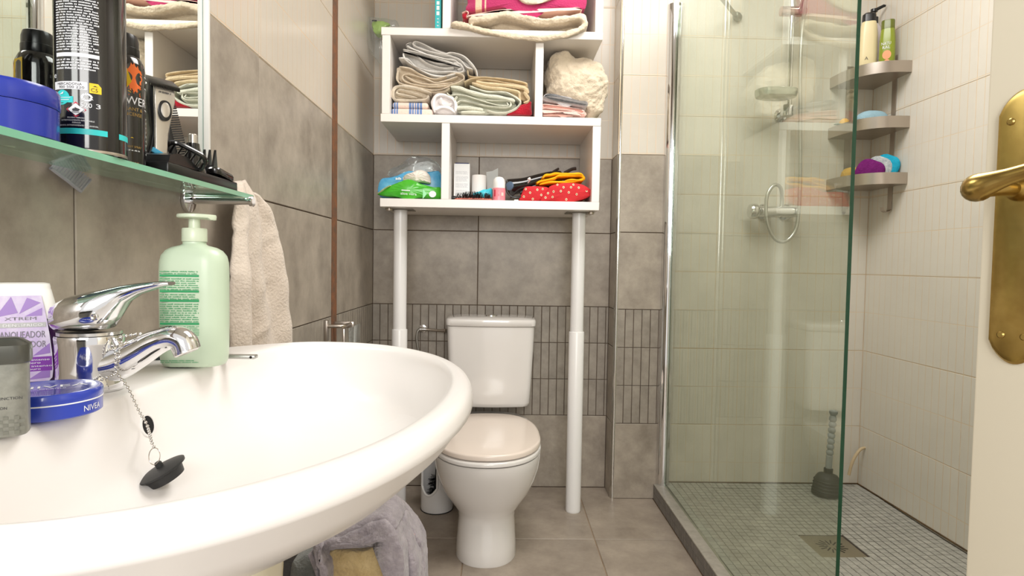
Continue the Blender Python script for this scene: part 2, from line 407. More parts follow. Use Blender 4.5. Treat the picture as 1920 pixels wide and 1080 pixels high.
# trims
b = B(); b.box(XL-.0005-SUB, XL+.001, 1.888, 1.943, .62, ZC)
strip = struct(b.out('trim_1', mat('rusty_brown_strip', (100, 78, 62), .7, vary=(34, (140, 88, 54)), bump=(90, .6))), 'brown weathered strip between the left wall tiles')
b = B(); b.lathe([(.011, 0), (.011, ZC)], (XPIER+.0105, YP+.0105, 0), 20)
struct(b.out('trim_2', mat('polished_corner_trim', (214, 212, 208), .12, 1)), 'polished metal trim on the pier corner')
b = B(); b.box(XL-.012, XL+.0006, 1.0965, 1.1035, ZM, ZC, .001)
struct(b.out('trim_3', PLAST_W), 'white edging at the far side of the mirror')
b = B(); b.box(XL, XR, YF, YF+.012, 0, .06)
# the shower pan: kerb, sloped mosaic, drain
kb = B(); kb.box(.628, .668, 1.09, YP-.0005, -.003, .056); kb.box(.668, XR-.0005, 1.09, 1.135, -.003, .056)
kerb = struct(kb.out('shower_kerb', GROUT_S), 'low tiled kerb round the shower')
kb = B(); kb.box(.624, .672, 1.086, YP-.0005, .056, .0625, .002); kb.box(.672, XR-.0005, 1.086, 1.139, .056, .0625, .002)
kb.out('kerb_cap', mat('kerb_stone', (176, 170, 160), .5, vary=(30, (150, 144, 134))), kerb)
KERBT = tile_mat('kerb_mosaic', (104, 100, 96), (136, 131, 125), .5, scale=30)
for k in range(51):
    y = 1.092+k*.0251
    for i in range(2):
        o = link('mosaic_tile', tile_mesh(.0233, .0258, .0035, '-x', KERBT, .0008), kerb); o.location = (.628, y, .002+i*.0268)
shower_floor = bpy.data.objects.new('shower_floor', None)
def pan_z(x, y): return .049+.020*min(1, math.hypot(x-1.065, y-1.865)/.52)
b = B(); nx, ny = 16, 26; vs = []
for j in range(ny+1):
    for i in range(nx+1):
        x, y = .668+(XR-.668)*i/nx, 1.135+(YP-1.135)*j/ny; vs.append((x, y, pan_z(x, y)-.0022))
b.add(vs, [(j*(nx+1)+i, j*(nx+1)+i+1, (j+1)*(nx+1)+i+1, (j+1)*(nx+1)+i) for j in range(ny) for i in range(nx)])
n0 = len(b.v); b.add([(.668, 1.135, -.003), (XR, 1.135, -.003), (XR, YP, -.003), (.668, YP, -.003)], [(3, 2, 1, 0)])
shower_floor = struct(b.out('shower_floor', GROUT_S), 'sloped grey mosaic shower floor')
P_ = .0250; pm = tile_mesh(P_-.0022, P_-.0022, .0035, '+z', PAN, .0007)
cells = []
for j in range(49):
    for i in range(31):
        x, y = .6705+i*P_, YP-.004-(j+1)*P_
        if x+P_ > XR-.002 or y < 1.137: continue
        cx, cy = x+P_/2, y+P_/2
        if abs(cx-1.065) < .076 and abs(cy-1.865) < .078: continue
        cells.append((x, y, cx, cy))
def seen_key(c):                                   # nearest to the open side first
    return math.hypot(c[2]*.75, c[3]) if c[3] > 1.60 and c[2]/c[3] > .50 else 9+math.hypot(c[2], c[3])
cells.sort(key=seen_key)
rest = B()
for n, (x, y, cx, cy) in enumerate(cells):
    z = pan_z(cx, cy)-.0035+random.uniform(-.0003, .0003)
    if n < 300:
        o = link('mosaic_tile', pm, shower_floor); o.location = (x, y, z)
    else:
        rest.add([Vector((x, y, z))+v.co for v in pm.vertices], [tuple(p.vertices) for p in pm.polygons])
r_ = rest.out('mosaic_field', PAN, shower_floor, 20); r_['kind'] = 'stuff'
# ------------------------------------------------------------------ door, standing open on the near right side
A_ = math.radians(70); dx, dn = Vector((math.cos(A_), -math.sin(A_), 0)), Vector((-math.sin(A_), -math.cos(A_), 0))
D0 = Vector((.458, .57, 0)); Zu = Vector((0, 0, 1))
def dp(s, z, n=0): return D0+dx*s+Zu*z+dn*n
DM = Matrix((dx, dn, Zu)).transposed().to_4x4(); DM.translation = D0
b = B(); b.box(0, .725, -.038, 0, .008, 2.03, .0025, 2, DM)
door = struct(b.out('door_1', DOORP), 'cream painted door standing open at the right')
def plate_out(w2, z0, z1, top):
    o = []
    for k in range(13):                             # shaped ends: shoulders, then an arch
        t = k/12; o.append((-w2+2*w2*t, z0-top*(math.sin(PI*t)**.7)))
    for k in range(13):
        t = k/12; o.append((w2-2*w2*t, z1+top*(math.sin(PI*t)**.7)))
    return o
b = B(); rs = []
for w2, g, n in ((.0212, 0, .0002), (.0212, 0, .002), (.0198, .0012, .0042), (.0165, .003, .0050)):
    rs.append([dp(.0330+x, z, n) for x, z in plate_out(w2, .866+g, 1.074-g, .020-g)])
b.rings(rs)
hp = b.out('handle_plate', BRASS, door, 30)
b = B()
for s_, z in ((.0166, 1.066), (.0334, 1.066), (.0166, .872), (.0334, .872)):
    q = B(); Mx = Matrix((dx, Zu, dn)).transposed().to_4x4(); Mx.translation = dp(.0330+(s_-.025)*1.12, z, .0046)
    q.lathe([(.0034, 0), (.0034, .0008), (.0022, .0018), (.0006, .0018)], n=14, M=Mx); q.out('screw', BRASS, hp)
b = B(); Mx = Matrix((dx, Zu, dn)).transposed().to_4x4(); Mx.translation = dp(.0330, 1.004, .004)
b.lathe([(.0105, 0), (.0105, .004), (.0085, .007), (.0075, .012)], n=24, M=Mx); b.out('collar', BRASS, door)
b = B(); pth = [dp(.0330, 1.004, .008), dp(.0325, 1.003, .030), dp(.0310, 1.001, .050), dp(.0325, 1.0005, .0635), dp(.041, 1.0025, .069), dp(.058, 1.0075, .067), dp(.080, 1.013, .063), dp(.108, 1.017, .060), dp(.128, 1.015, .058)]
b.tube(smooth(pth, 5), [.0062+.0058*math.exp(-((i-18)/5.5)**2)+.0030*math.exp(-((i-40)/6)**2) for i in range(41)], 18)
b.out('handle_lever', BRASS, door)
# ------------------------------------------------------------------ wash basin
ZD = .800
NB = 112
def sup(c, s, a, b_, p):
    return (math.copysign(abs(c)**(2/p), c)*a, math.copysign(abs(s)**(2/p), s)*b_)
def o_out(k, g=0):
    t = 2*PI*k/NB; c, s = math.cos(t), math.sin(t)
    x, y = sup(c, s, (.248 if c > 0 else .272)+g, .356+g, 2.08 if c > 0 else 1.62)
    return Vector((max(-.275+x, XL+.0012), .628+y, 0))
def o_in(k):
    t = 2*PI*k/NB; c, s = math.cos(t), math.sin(t)
    x, y = sup(c, s, .218 if c > 0 else .080, .324, 2.08 if c > 0 else 3.4)
    return Vector((-.275+x, .628+y, 0))
basin = thing('wash_basin', 'large white oval ceramic wash basin on the left wall', 'basin', (-.30, .63, 0))
b = B(); R = []
ci = Vector((-.200, .628, 0))
for s_, z in ((.10, .692), (.30, .694), (.50, .699), (.70, .709), (.82, .721), (.90, .737), (.945, .754), (.972, .771), (.988, .783), (1.0, .790), (1.012, .7945), (1.025, .7975), (1.045, .7993)):
    R.append([ci+(o_in(k)-ci)*s_+Vector((0, 0, z)) for k in range(NB)])
for t in (.10, .25, .4, .55):
    R.append([(ci+(o_in(k)-ci)*1.045)*(1-t)+o_out(k, -.012)*t+Vector((0, 0, ZD+.0005*math.sin(t*PI))) for k in range(NB)])
for g, z in ((-.012, .7996), (-.0075, .7983), (-.0038, .7955), (-.0012, .7910), (-.0002, .785), (.0002, .780)):
    R.append([o_out(k, g)+Vector((0, 0, z)) for k in range(NB)])
ch = Vector((-.455, .628, 0))
for s_, z in ((.990, .776), (.96, .758), (.91, .738), (.84, .718), (.75, .700), (.65, .684), (.54, .671), (.42, .662), (.30, .659)):
    R.append([Vector((max((ch+(o_out(k)-ch)*s_).x, XL+.0012), (ch+(o_out(k)-ch)*s_).y, z)) for k in range(NB)])
b.rings(R, True, True); bowl = b.out('bowl', CERAMIC, basin, 60)
b = B()
ped = [(rrect(.29, .20, .07, 8, (-.3735, .628)), 0), (rrect(.285, .19, .07, 8, (-.376, .628)), .06), (rrect(.28, .165, .065, 8, (-.378, .628)), .30), (rrect(.285, .175, .07, 8, (-.376, .628)), .58), (rrect(.29, .18, .07, 8, (-.374, .628)), .672)]
loft(b, ped); b.out('pedestal', mat('pedestal_ceramic', (236, 230, 206), .15, coat=.4), basin)
# overflow opening in the back of the bowl
OV = Vector((-.3484, .604, .7632)); on = Vector((.971, .001, .239)).normalized()
Mo = on.to_track_quat('Z', 'Y').to_matrix().to_4x4(); Mo.translation = OV
b = B(); b.lathe([(.0125, -.003), (.0118, .0006), (.0098, .0008), (.0088, -.001)], n=28, M=Mo, cap0=False, cap1=False); ovf = b.out('overflow_rim', CERAMIC, basin)
b = B(); b.lathe([(.0094, -.001), (.0094, .0002)], n=24, M=Mo); b.out('overflow_hole', DARK, ovf)
keep(basin)

# ------------------------------------------------------------------ tap
TX, TY = -.400, .598
tap = thing('basin_tap', 'chrome mixer tap with lever, fixed to the basin deck', 'tap', (TX, TY, ZD))
b = B(); b.lathe([(.0290, .0003), (.0298, .003), (.0285, .008), (.0280, .02), (.0288, .045), (.0294, .052), (.0288, .054)], (TX, TY, ZD), 36); b.out('body', CHROME, tap)
b = B(); b.lathe([(.0272, .0545), (.0272, .0575)], (TX, TY, ZD), 36); b.out('joint_ring', CHROME_D, tap)
b = B()                                             # lever: a hood over the cartridge drawn out into a thin blade
secs = [(-.0290, .060, .080, .010), (-.0255, .058, .086, .021), (-.012, .0578, .0925, .0265), (.004, .0578, .0965, .0268), (.018, .060, .0995, .0225), (.026, .072, .1015, .017), (.036, .0865, .1035, .0135), (.050, .0945, .1055, .0115), (.064, .0995, .1070, .0100), (.074, .1025, .1076, .0092), (.079, .1035, .1072, .0070)]
rs = []
for x, z0, z1, hw in secs:
    ring = []
    for k in range(20):
        a = 2*PI*k/20; c, s = math.cos(a), math.sin(a)
        ring.append(Vector((TX+x, TY+math.copysign(abs(c)**.75, c)*hw, ZD+(z0+z1)/2+math.copysign(abs(s)**.75, s)*(z1-z0)/2)))
    rs.append(ring)
b.rings(rs); lev = b.out('lever', CHROME, tap, 50)
b = B(); Mx = Matrix.Rotation(PI/2, 4, 'X'); Mx.translation = (TX+.0195, TY-.0222, ZD+.0735)
b.lathe([(.0034, 0), (.0034, .0016), (.0026, .0022), (.0018, .0016)], n=18, M=Mx); b.out('screw_cap', CHROME_D, lev)
b = B(); pth = smooth([(TX+.006, TY, ZD+.022), (TX+.026, TY, ZD+.0265), (TX+.046, TY, ZD+.037), (TX+.064, TY, ZD+.0475), (TX+.080, TY, ZD+.0525), (TX+.0905, TY, ZD+.0485), (TX+.094, TY, ZD+.040)], 5)
n_ = len(pth); b.tube(pth, [.0195-.0075*min(1, i/(n_*.55)) for i in range(n_)], 20, 1.12); b.out('spout', CHROME, tap, 60)
b = B(); ax = Vector((.45, 0, -1)).normalized(); Mx = ax.to_track_quat('Z', 'Y').to_matrix().to_4x4(); Mx.translation = (TX+.0895, TY, ZD+.0465)
b.lathe([(.0115, -.002), (.0118, .004), (.0118, .0095), (.0100, .0105), (.0092, .0085)], n=26, M=Mx); b.out('aerator', CHROME_D, tap)
keep(tap)
def beads(b, pts, r=.00155, gap=.0040):
    P = smooth(pts, 24); acc = 0; n = 0; wire = [P[0]]
    for a, c in zip(P, P[1:]):
        d = (c-a).length; acc += d
        if acc >= gap:
            b.sphere(c, r, 8); wire.append(c); acc = 0
    b.tube(wire, .00045, 5)
# plug hanging on its bead chain over the edge of the bowl
plug = thing('basin_plug', 'black rubber basin plug on a bead chain lying in the basin', 'plug', (-.31, .57, .73))
PC = Vector((-.3150, .570, .7290)); pn = Vector((-.40, -.20, .87)).normalized()
Mp = pn.to_track_quat('Z', 'Y').to_matrix().to_4x4(); Mp.translation = PC
b = B(); b.lathe([(.0140, -.0080), (.0155, -.0085), (.0170, -.0005), (.0210, .0008), (.0212, .0026), (.0155, .0042), (.0050, .0056)], n=36, M=Mp); pl = b.out('stopper', RUBBER, plug)
b = B(); b.lathe([(.0034, .005), (.0033, .0095), (.0022, .0108)], n=16, M=Mp); b.out('stopper_eye', RUBBER, plug)
RC = PC+pn*.0145+Vector((-.0005, 0, .0022))
b = B(); b.tube([RC+Vector((.72, -.35, 0)).normalized()*.0078*math.cos(2*PI*k/28)+Vector((.1, .1, 1)).normalized()*.0078*math.sin(2*PI*k/28) for k in range(28)], .00042, 6, closed=True); b.out('split_ring', STEEL, plug)
b = B(); top = RC+Vector((0, 0, .0078))
V3 = lambda *p: [Vector(q) for q in p]
beads(b, V3((-.371, .5845, .849), (-.363, .578, .836), (-.3625, .578, .822), (-.3555, .585, .8035), (-.3462, .585, .783), (-.3425, .592, .767))+[top+Vector((-.003, .001, .006)), top+Vector((0, 0, .0004))])
beads(b, V3((-.371, .5845, .849), (-.363, .588, .8535), (-.354, .593, .8555), (-.350, .600, .8555)))
beads(b, V3((-.382, .5655, .810), (-.372, .573, .815), (-.3645, .586, .8195), (-.364, .600, .821), (-.3705, .617, .8225)))
c_ = b.out('bead_chain', mat('chain_steel', (200, 196, 190), .22, 1), plug); c_['kind'] = 'stuff'
keep(plug)

# ------------------------------------------------------------------ things on the basin deck
# gel bottle with a pump
bx, by, ba = -.3680, .737, math.radians(-84)
soap = thing('pump_bottle', 'pale green pump bottle with green print standing behind the tap', 'bottle', (bx, by, ZD+.001))
n1 = Vector((math.cos(ba), math.sin(ba), 0)); u1 = Vector((-math.sin(ba), math.cos(ba), 0))
def sb(p): return Vector((bx, by, ZD+.001))+u1*p.x*.86+n1*p.y*-.92+Zu*p.z*.955
SOAP = mat('pale_green_plastic', (196, 212, 188), .34, vary=(5, (191, 209, 184)))
b = B(); secs = []
for w_, d_, z in ((.070, .036, 0), (.080, .048, .0015), (.0855, .053, .007), (.0875, .055, .016), (.0885, .056, .060), (.0885, .056, .118), (.0875, .055, .130), (.083, .052, .1385), (.072, .046, .1450), (.056, .040, .1490), (.034, .032, .1515), (.029, .029, .1530), (.029, .029, .1560)):
    secs.append((rrect(w_, d_, min(w_, d_)*.46, 8), z))
loft(b, secs, sb); bd = b.out('bottle_body', SOAP, soap, 50)
SOAPC = mat('pale_pump_plastic', (206, 216, 192), .3)
b = B(); b.lathe([(.0138, .1492), (.0140, .1500), (.0138, .1640), (.0130, .1652), (.0066, .1654), (.0062, .1775)], (bx, by, ZD+.001), 30); b.out('pump_collar', SOAPC, soap)
b = B(); hd = []
for k in range(40):
    a = 2*PI*k/40; r = .0205+.0062*max(0, math.cos(a))**8
    hd.append((r*math.cos(a), r*math.sin(a)*.92))
Mh = Matrix.Rotation(math.radians(4), 4, 'Z'); Mh.translation = (bx, by, ZD+.001)
b.rings([[Mh @ Vector((x*g, y*g, z-(.0022 if x > .021 and z < .1795 else 0))) for x, y in hd] for g, z in ((.85, .1772), (.93, .1778), (.95, .1795), (.92, .1815), (.5, .1825))]); b.out('pump_head', SOAPC, soap)
b = B(); pf = flat_place(Vector((bx, by, ZD))+n1*.0264-u1*.0070, u1, Zu)
def lab(u0, u1_, v0, v1): patch(b, pf, u0, u1_, v0, v1, 1)
W_ = .0215
for v in (.1085, .0903, .0793, .0525): lab(-W_, W_, v, v+.0024)
for v0, v1, rr in ((.1115, .1165, 2), (.0930, .1080, 6), (.0820, .0896, 3), (.0555, .0785, 9), (.0330, .0520, 11), (.0080, .0120, 2)): fine_print(b, pf, -W_, W_, v0, v1, rr, .52, .0014)
b.out('green_print', INK_G, bd, None)
keep(soap)
# flat grey bar behind it
b = B(); b.box(-.430, -.3135, .7795, .7915, ZD+.0018, ZD+.0068, .0015)
bar = thing('folding_razor', 'slim grey metal bar with a dark head lying behind the pump bottle', 'razor', (-.38, .785, ZD)); b.out('handle', mat('satin_grey_metal', (176, 176, 172), .35, .8), bar)
b = B(); Mx = Matrix.Rotation(PI/2, 4, 'X'); Mx.translation = (-.3185, .7797, ZD+.0044)
b.lathe([(.0017, 0), (.0017, .0006), (.0008, .0006)], n=12, M=Mx); b.out('rivet', DARK, bar)
b = B(); Mx = Matrix.Translation((-.444, .770, ZD+.0083)) @ Matrix.Rotation(math.radians(24), 4, 'Y') @ Matrix.Rotation(math.radians(25), 4, 'Z')
b.box(-.019, .016, -.006, .006, -.0028, .0028, .001, 2, Mx); b.out('razor_head', mat('teal_black_plastic', (36, 46, 50), .25), bar)
keep(bar)
# purple bottle
px, py, pa = -.4700, .603, math.radians(-58)
n2 = Vector((math.cos(pa), math.sin(pa), 0)); u2 = Vector((-math.sin(pa), math.cos(pa), 0))
pb = thing('toothpaste_bottle', 'dark purple toothpaste bottle with white shoulder and silver label', 'bottle', (px, py, ZD+.001))
def pf3(p): return Vector((px, py, ZD+.001))+u2*p.x-n2*p.y+Zu*p.z
PUR = mat('dark_purple_plastic', (52, 22, 62), .18, coat=.4)
WD = [(.066, .030, 0), (.0715, .035, .003), (.0725, .036, .012), (.0700, .0355, .030), (.0655, .034, .050), (.0600, .032, .064)]
b = B(); loft(b, [(rrect(w_, d_, d_*.44, 7), z) for w_, d_, z in WD]+[(rrect(.0588, .0315, .0135, 7), .0675)], pf3); pbody = b.out('bottle_body', PUR, pb, 50)
b = B(); loft(b, [(rrect(w_, d_, d_*.42, 7), z) for w_, d_, z in ((.0594, .0318, .0676), (.0535, .030, .082), (.0475, .028, .0955), (.0465, .027, .0965), (.0465, .027, .0985), (.0450, .026, .1015), (.038, .021, .1025))], pf3); b.out('white_cap', PLAST_W, pb, 40)
SIL = mat('silver_label', (214, 206, 222), .35, vary=(60, (188, 166, 210)))
def lz(u, v):                                        # the label follows the narrowing front
    d = .036-.0025*max(0, v-.012)/.05 if v < .064 else .0325-.004*(v-.064)/.032
    return Vector((px, py, ZD+.001))+u2*u+n2*(d/2+.0006)+Zu*v
b = B(); rows = [(.0225, .007), (.0250, .010), (.0258, .018), (.0250, .034), (.0232, .052), (.0212, .0665), (.0190, .080), (.0170, .0905)]
vs = [lz(sg*w_, v) for w_, v in rows for sg in (-1, 1)]
b.add(vs, [(2*i, 2*i+1, 2*i+3, 2*i+2) for i in range(len(rows)-1)]); lb_ = b.out('label', SIL, pbody, None)
lz2 = lambda u, v: lz(u, v)+n2*.0003
b = B()
for tri in (((-.018, .070), (-.006, .0895), (-.001, .074)), ((.000, .073), (.006, .0885), (.0165, .0835)), ((.004, .0705), (.0175, .0785), (.0175, .071)), ((-.022, .009), (-.012, .022), (-.008, .009)), ((.006, .009), (.0235, .022), (.023, .010)), ((.010, .032), (.0232, .044), (.0236, .034))): b.add([lz2(*t) for t in tri], [(0, 1, 2)])
b.out('violet_facets', mat('violet_facet', (150, 116, 186), .35), lb_, None)
b = B(); patch(b, lz2, -.0205, .0205, .0600, .0645, 1); b.out('grey_band', mat('silver_band', (164, 164, 162), .35), lb_, None)
b = B(); patch(b, lz2, -.0248, .0248, .0170, .0310, 1); b.out('violet_band', INK_P, lb_, None)
lz3 = lambda u, v: lz(u, v)+n2*.0006
b = B(); write(b, 'XTREM', lz3, .001, .0670, .0030, .024); write(b, 'BLANQUEADOR', lz3, 0, .0498, .0066, .040); write(b, 'BRANQUEADOR', lz3, 0, .0405, .0062, .041); b.out('grey_lettering', INK_GR, lb_, None)
b = B(); write(b, 'DENTÍFRICO', lz3, .003, .0610, .0024, .030); write(b, 'sabor intenso', lz3, .010, .0273, .0020, .026); write(b, 'duradero', lz3, .006, .0244, .0020, .020); write(b, 'sabor intenso', lz3, .010, .0212, .0018, .030); write(b, 'duradouro', lz3, .006, .0184, .0018, .020); b.out('white_lettering', INK_W, lb_, None)
keep(pb)
# blue cream tin
BLUE = mat('blue_lacquer', (34, 58, 168), .22, coat=.5); BLUED = mat('blue_lacquer_side', (38, 62, 172), .3, coat=.3)
tx, ty = -.3722, .5045
tin = thing('cream_tin', 'flat round blue cream tin with white lettering beside the tap', 'tin', (tx, ty, ZD+.0008))
c0 = (tx, ty, ZD+.0008)
b = B(); b.lathe([(.0362, 0), (.0374, .001), (.0374, .0118)], c0, 56); tb = b.out('tin_base', BLUED, tin)
b = B(); b.lathe([(.0375, .0114), (.0379, .0117), (.0379, .0124), (.0375, .0127)], c0, 56); b.out('white_rim', INK_W, tin)
b = B(); b.lathe([(.0377, .0126), (.0379, .0136), (.0379, .0188), (.0368, .0204), (.0345, .0208), (.0335, .0204)], c0, 56); tl = b.out('tin_lid', BLUE, tin)
b = B(); pt = flat_place((tx, ty, ZD+.0008+.0206), (.82, .57, 0), (-.57, .82, 0)); write(b, 'NIVEA', pt, .003, -.0015, .0105, .048); write(b, 'Creme', pt, .003, -.0085, .0032, .018)
b.out('lid_lettering', INK_W, tl, None)
b = B(); write(b, 'NIVEA', cyl_place(tx, ty, .0374, math.radians(-3), ZD+.0008), 0, .0035, .0048, .0175); b.out('side_lettering', INK_W, tb, None)
keep(tin)
# grey metal box
n3 = Vector((.53, -.848, 0)); u3 = Vector((.848, .53, 0)); cg = Vector((-.338, .438, ZD+.001))-n3*.0125-u3*.042
box_ = thing('tin_box', 'grey brushed metal box with a dark lid at the near end of the basin deck', 'box', cg)
def gb(p): return cg+u3*p.x-n3*p.y+Zu*p.z
GB = mat('brushed_grey_print', (148, 148, 138), .4, .35, vary=(90, (124, 124, 116)))
b = B(); loft(b, [(rrect(.084*s_, .025*s_, .008, 6), z) for s_, z in ((.97, 0), (1, .0015), (1, .052))], gb); gbody = b.out('box_body', GB, box_)
GBL = mat('gunmetal_lid', (88, 88, 82), .3, .6)
b = B(); loft(b, [(rrect(.0875*s_, .0285*s_, .009, 6), z) for s_, z in ((.98, .0522), (1, .053), (1, .0625), (.985, .0652))]+[(rrect(.076, .018, .006, 6), .0690), (rrect(.070, .013, .005, 6), .0700)], gb); b.out('box_lid', GBL, box_)
b = B(); pg = flat_place(cg+n3*.0129, u3, Zu); write(b, 'ST', pg, .0245, .0315, .0019, .0034, 'r'); write(b, 'MULTI-FUNCTION', pg, .0392, .0268, .0019, .0245, 'r'); write(b, 'LOTION', pg, .0305, .0200, .0019, .0095, 'r'); b.out('dark_lettering', INK_K, gbody, None)
b = B()
for i in range(26):
    for j in range(5):
        if (i+j) % 2 == 0 and j*1.0 < 5-abs(i-20)*.12: patch(b, pg, -.040+i*.0031, -.040+i*.0031+.0029, .002+j*.0026, .0044+j*.0026, 1)
b.out('chequer_print', mat('dark_chequer', (112, 112, 102), .4, .3), gbody, None)
keep(box_)
# ------------------------------------------------------------------ mirror and glass shelf on the left wall
MT = Matrix.Translation((-.5310, 1.0945, 0)) @ Matrix.Rotation(.012, 4, 'Z')         # hangs a touch out of line with the wall
b = B(); b.box(-.0045, 0, -.95, 0, ZM+.001, 1.95, 0, 1, MT)
mirror = tag(b.out('wall_mirror', MIRROR), 'frameless wall mirror above the glass shelf', 'mirror')
b = B(); b.box(-.009, -.0047, -.94, -.004, ZM+.003, 1.945, 0, 1, MT); b.out('backing', DARK, mirror)
b = B(); b.box(-.0045, .0002, .0001, .0016, ZM+.001, 1.95, 0, 1, MT); b.out('ground_edge', mat('mirror_edge', (120, 150, 140), .2), mirror)
SZ = 1.040
shelf = thing('glass_shelf', 'green tinted glass shelf on chrome brackets under the mirror', 'shelf', (-.48, .75, SZ))
b = B(); b.box(-.4265, -.506, .36, 1.052, SZ-.0072, SZ-.0002); b.out('glass_plate', SHELFGLASS, shelf)
b = B(); b.box(-.4264, -.4252, .36, 1.0532, SZ-.0073, SZ-.0001); b.box(-.506, -.4264, 1.052, 1.0532, SZ-.0073, SZ-.0001); b.out('polished_edge', SHELFEDGE, shelf)
for y in (1.020, .455):
    b = B(); Mx = Matrix.Rotation(PI/2, 4, 'Y'); Mx.translation = (XL+.0006, y, SZ-.0138)
    b.lathe([(.0062, 0), (.0062, .104), (.0086, .1042), (.0090, .1055), (.0090, .1085), (.0075, .1100)], n=24, M=Mx); br = b.out('bracket', CHROME, shelf)
    b = B(); b.lathe([(.0200, 0), (.0205, .002), (.0195, .006), (.0090, .008)], n=32, M=Mx); b.out('rosette', CHROME, br)
keep(shelf)
# clear ribbed strip hanging behind the shelf
b = B(); A0, B0_, R0 = Vector((-.5125, .703, 1.030)), Vector((-.5125, .752, 1.0095)), Vector((0, .0175, .0165))
e = (B0_-A0)
b.tube([A0, A0+e*.5+Vector((.002, 0, -.001)), B0_], .0022, 8)
for k in range(13):
    p = A0+e*(k/12); b.tube([p, p+R0*1.05], .0011, 6)
b.tube([B0_, B0_+R0], .0018, 6)
b.add([A0, B0_, B0_+R0, A0+R0*.9], [(0, 1, 2, 3)])
tag(b.out('ribbed_strip', mat('clear_ribs', (216, 216, 224), .12, trans=.55)), 'clear ribbed plastic strip stuck out below the back of the glass shelf', 'comb')
# blue tub
ux, uy = -.4745, .583
tub = thing('cream_tub', 'big blue plastic tub with screw lid, nearest on the glass shelf', 'tub', (ux, uy, SZ))
BT = mat('royal_blue_plastic', (30, 50, 160), .25, coat=.3)
b = B(); b.lathe([(.0455, .0003), (.0475, .0015), (.0478, .030)], (ux, uy, SZ), 64); b.out('tub_body', BT, tub)
b = B(); b.lathe([(.0482, .0305), (.0488, .0315), (.0488, .046), (.0475, .0485), (.0440, .0495)], (ux, uy, SZ), 64); b.out('tub_lid', BT, tub)
keep(tub)
# tall black can
kx, ky, kr = -.4555, .687, .0335
can = thing('hairspray_can', 'tall black aerosol can with white small print and a cyan band on the glass shelf', 'can', (kx, ky, SZ))
b = B(); b.lathe([(.0285, .0003), (.0310, .0003), (.0330, .0022), (.0335, .006), (.0335, .205), (.0315, .213), (.025, .219)], (kx, ky, SZ), 64); cb = b.out('can_body', BLACK_G, can)
b = B(); b.lathe([(.0245, .2192), (.0252, .2200), (.0252, .2500), (.0240, .2550), (.0180, .257)], (kx, ky, SZ), 48); b.out('cap', BLACK, can)
b = B(); b.lathe([(.0332, .0010), (.0338, .0016), (.0338, .0034), (.0336, .0042)], (kx, ky, SZ), 64, cap0=False, cap1=False); b.out('bottom_rim', STEEL, can)
ca = math.radians(-81); cp = cyl_place(kx, ky, kr, ca, 0, .0003); cp2 = cyl_place(kx, ky, kr, ca, 0, .0006); cp3 = cyl_place(kx, ky, kr, ca, 0, .0009)
b = B(); patch(b, cp, -.0215, .0225, 1.2055, 1.2110, 10); patch(b, cp, -.0215, .0220, 1.1400, 1.1440, 10)
fine_print(b, cp, -.0215, .0220, 1.1465, 1.2045, 21, .58, .00145); fine_print(b, cp, -.0215, .0215, 1.1270, 1.1390, 4, .60, .0015)
patch(b, cp, -.0255, .0110, 1.1060, 1.1142, 8)
write(b, 'e', cp, -.0245, 1.1185, .0060, .005)
for t, z, w_ in (('PELIGRO AEROSOL', 1.0765, .018), ('EXTREMADAMENTE INFLAMABLE', 1.0738, .032), ('PERIGO', 1.0713, .008), ('AEROSOL EXTREMAMENTE INFLAMÁVEL', 1.0686, .039)): write(b, t, cp, .001, z-.0008, .0015, w_)
b.out('white_print', INK_W, cb, None)
b = B(); write(b, '520', cp2, .0100, 1.0878, .0048, .0100); write(b, '3', cp2, .0205, 1.0878, .0048, .0042)
for k in range(3):                                    # recycling swirl: three chasing arrows
    a0 = k*2*PI/3
    ring = [(.0105+math.cos(a0+t*.19)*q*1.05, 1.0985+math.sin(a0+t*.19)*q*.85) for t in range(9) for q in (.0030, .0050)]
    b.add([cp(*p) for p in ring], [(2*i, 2*i+1, 2*i+3, 2*i+2) for i in range(8)])
    a1 = a0+9*.19; b.add([cp(.0105+math.cos(a1+d)*q*1.05, 1.0985+math.sin(a1+d)*q*.85) for d, q in ((-.1, .0018), (-.1, .0062), (.35, .0040))], [(0, 1, 2)])
b.out('recycling_mark', INK_W, cb, None)
b = B(); write(b, 'MERCADONA', cp2, -.0065, 1.1103, .0026, .026); write(b, '900 500 220', cp2, -.0045, 1.1070, .0026, .026); write(b, 'C5', cp2, .0172, 1.1050, .0040, .0060); b.out('dark_lettering', INK_K, cb, None)
b = B(); patch(b, cp, .0128, .0235, 1.1035, 1.1105, 3); b.add([cp(.0128, 1.1105), cp(.0235, 1.1105), cp(.0205, 1.1140), cp(.0128, 1.1140)], [(0, 1, 2, 3)]); b.out('yellow_tag', INK_Y, cb, None)
b = B(); patch(b, cp, -.029, .0290, 1.0595, 1.0655, 12); patch(b, cp, .0420, .1900, 1.0595, 1.0655, 32)
pts = [cp(-.0140+.0085*math.cos(2*PI*k/28), 1.0975+.0078*math.sin(2*PI*k/28)) for k in range(28)]; b.add(pts, [tuple(range(28))]); patch(b, cp, -.0262, -.0020, 1.0920, 1.0985, 5); b.out('cyan_band', INK_CY, cb, None)
b = B(); patch(b, cp3, -.0225, -.0055, 1.0945, 1.0952, 2); patch(b, cp3, -.0240, -.0040, 1.0968, 1.0974, 2); b.add([cp3(-.0165, 1.1005), cp3(-.0115, 1.1035), cp3(-.0120, 1.1010)], [(0, 1, 2)]); b.out('badge_mark', INK_W, cb, None)
b = B()
def dia(s_, pl): b.add([pl(.0005-s_*1.18, 1.0850), pl(.0005, 1.0850-s_), pl(.0005+s_*1.18, 1.0850), pl(.0005, 1.0850+s_)], [(0, 1, 2, 3)])
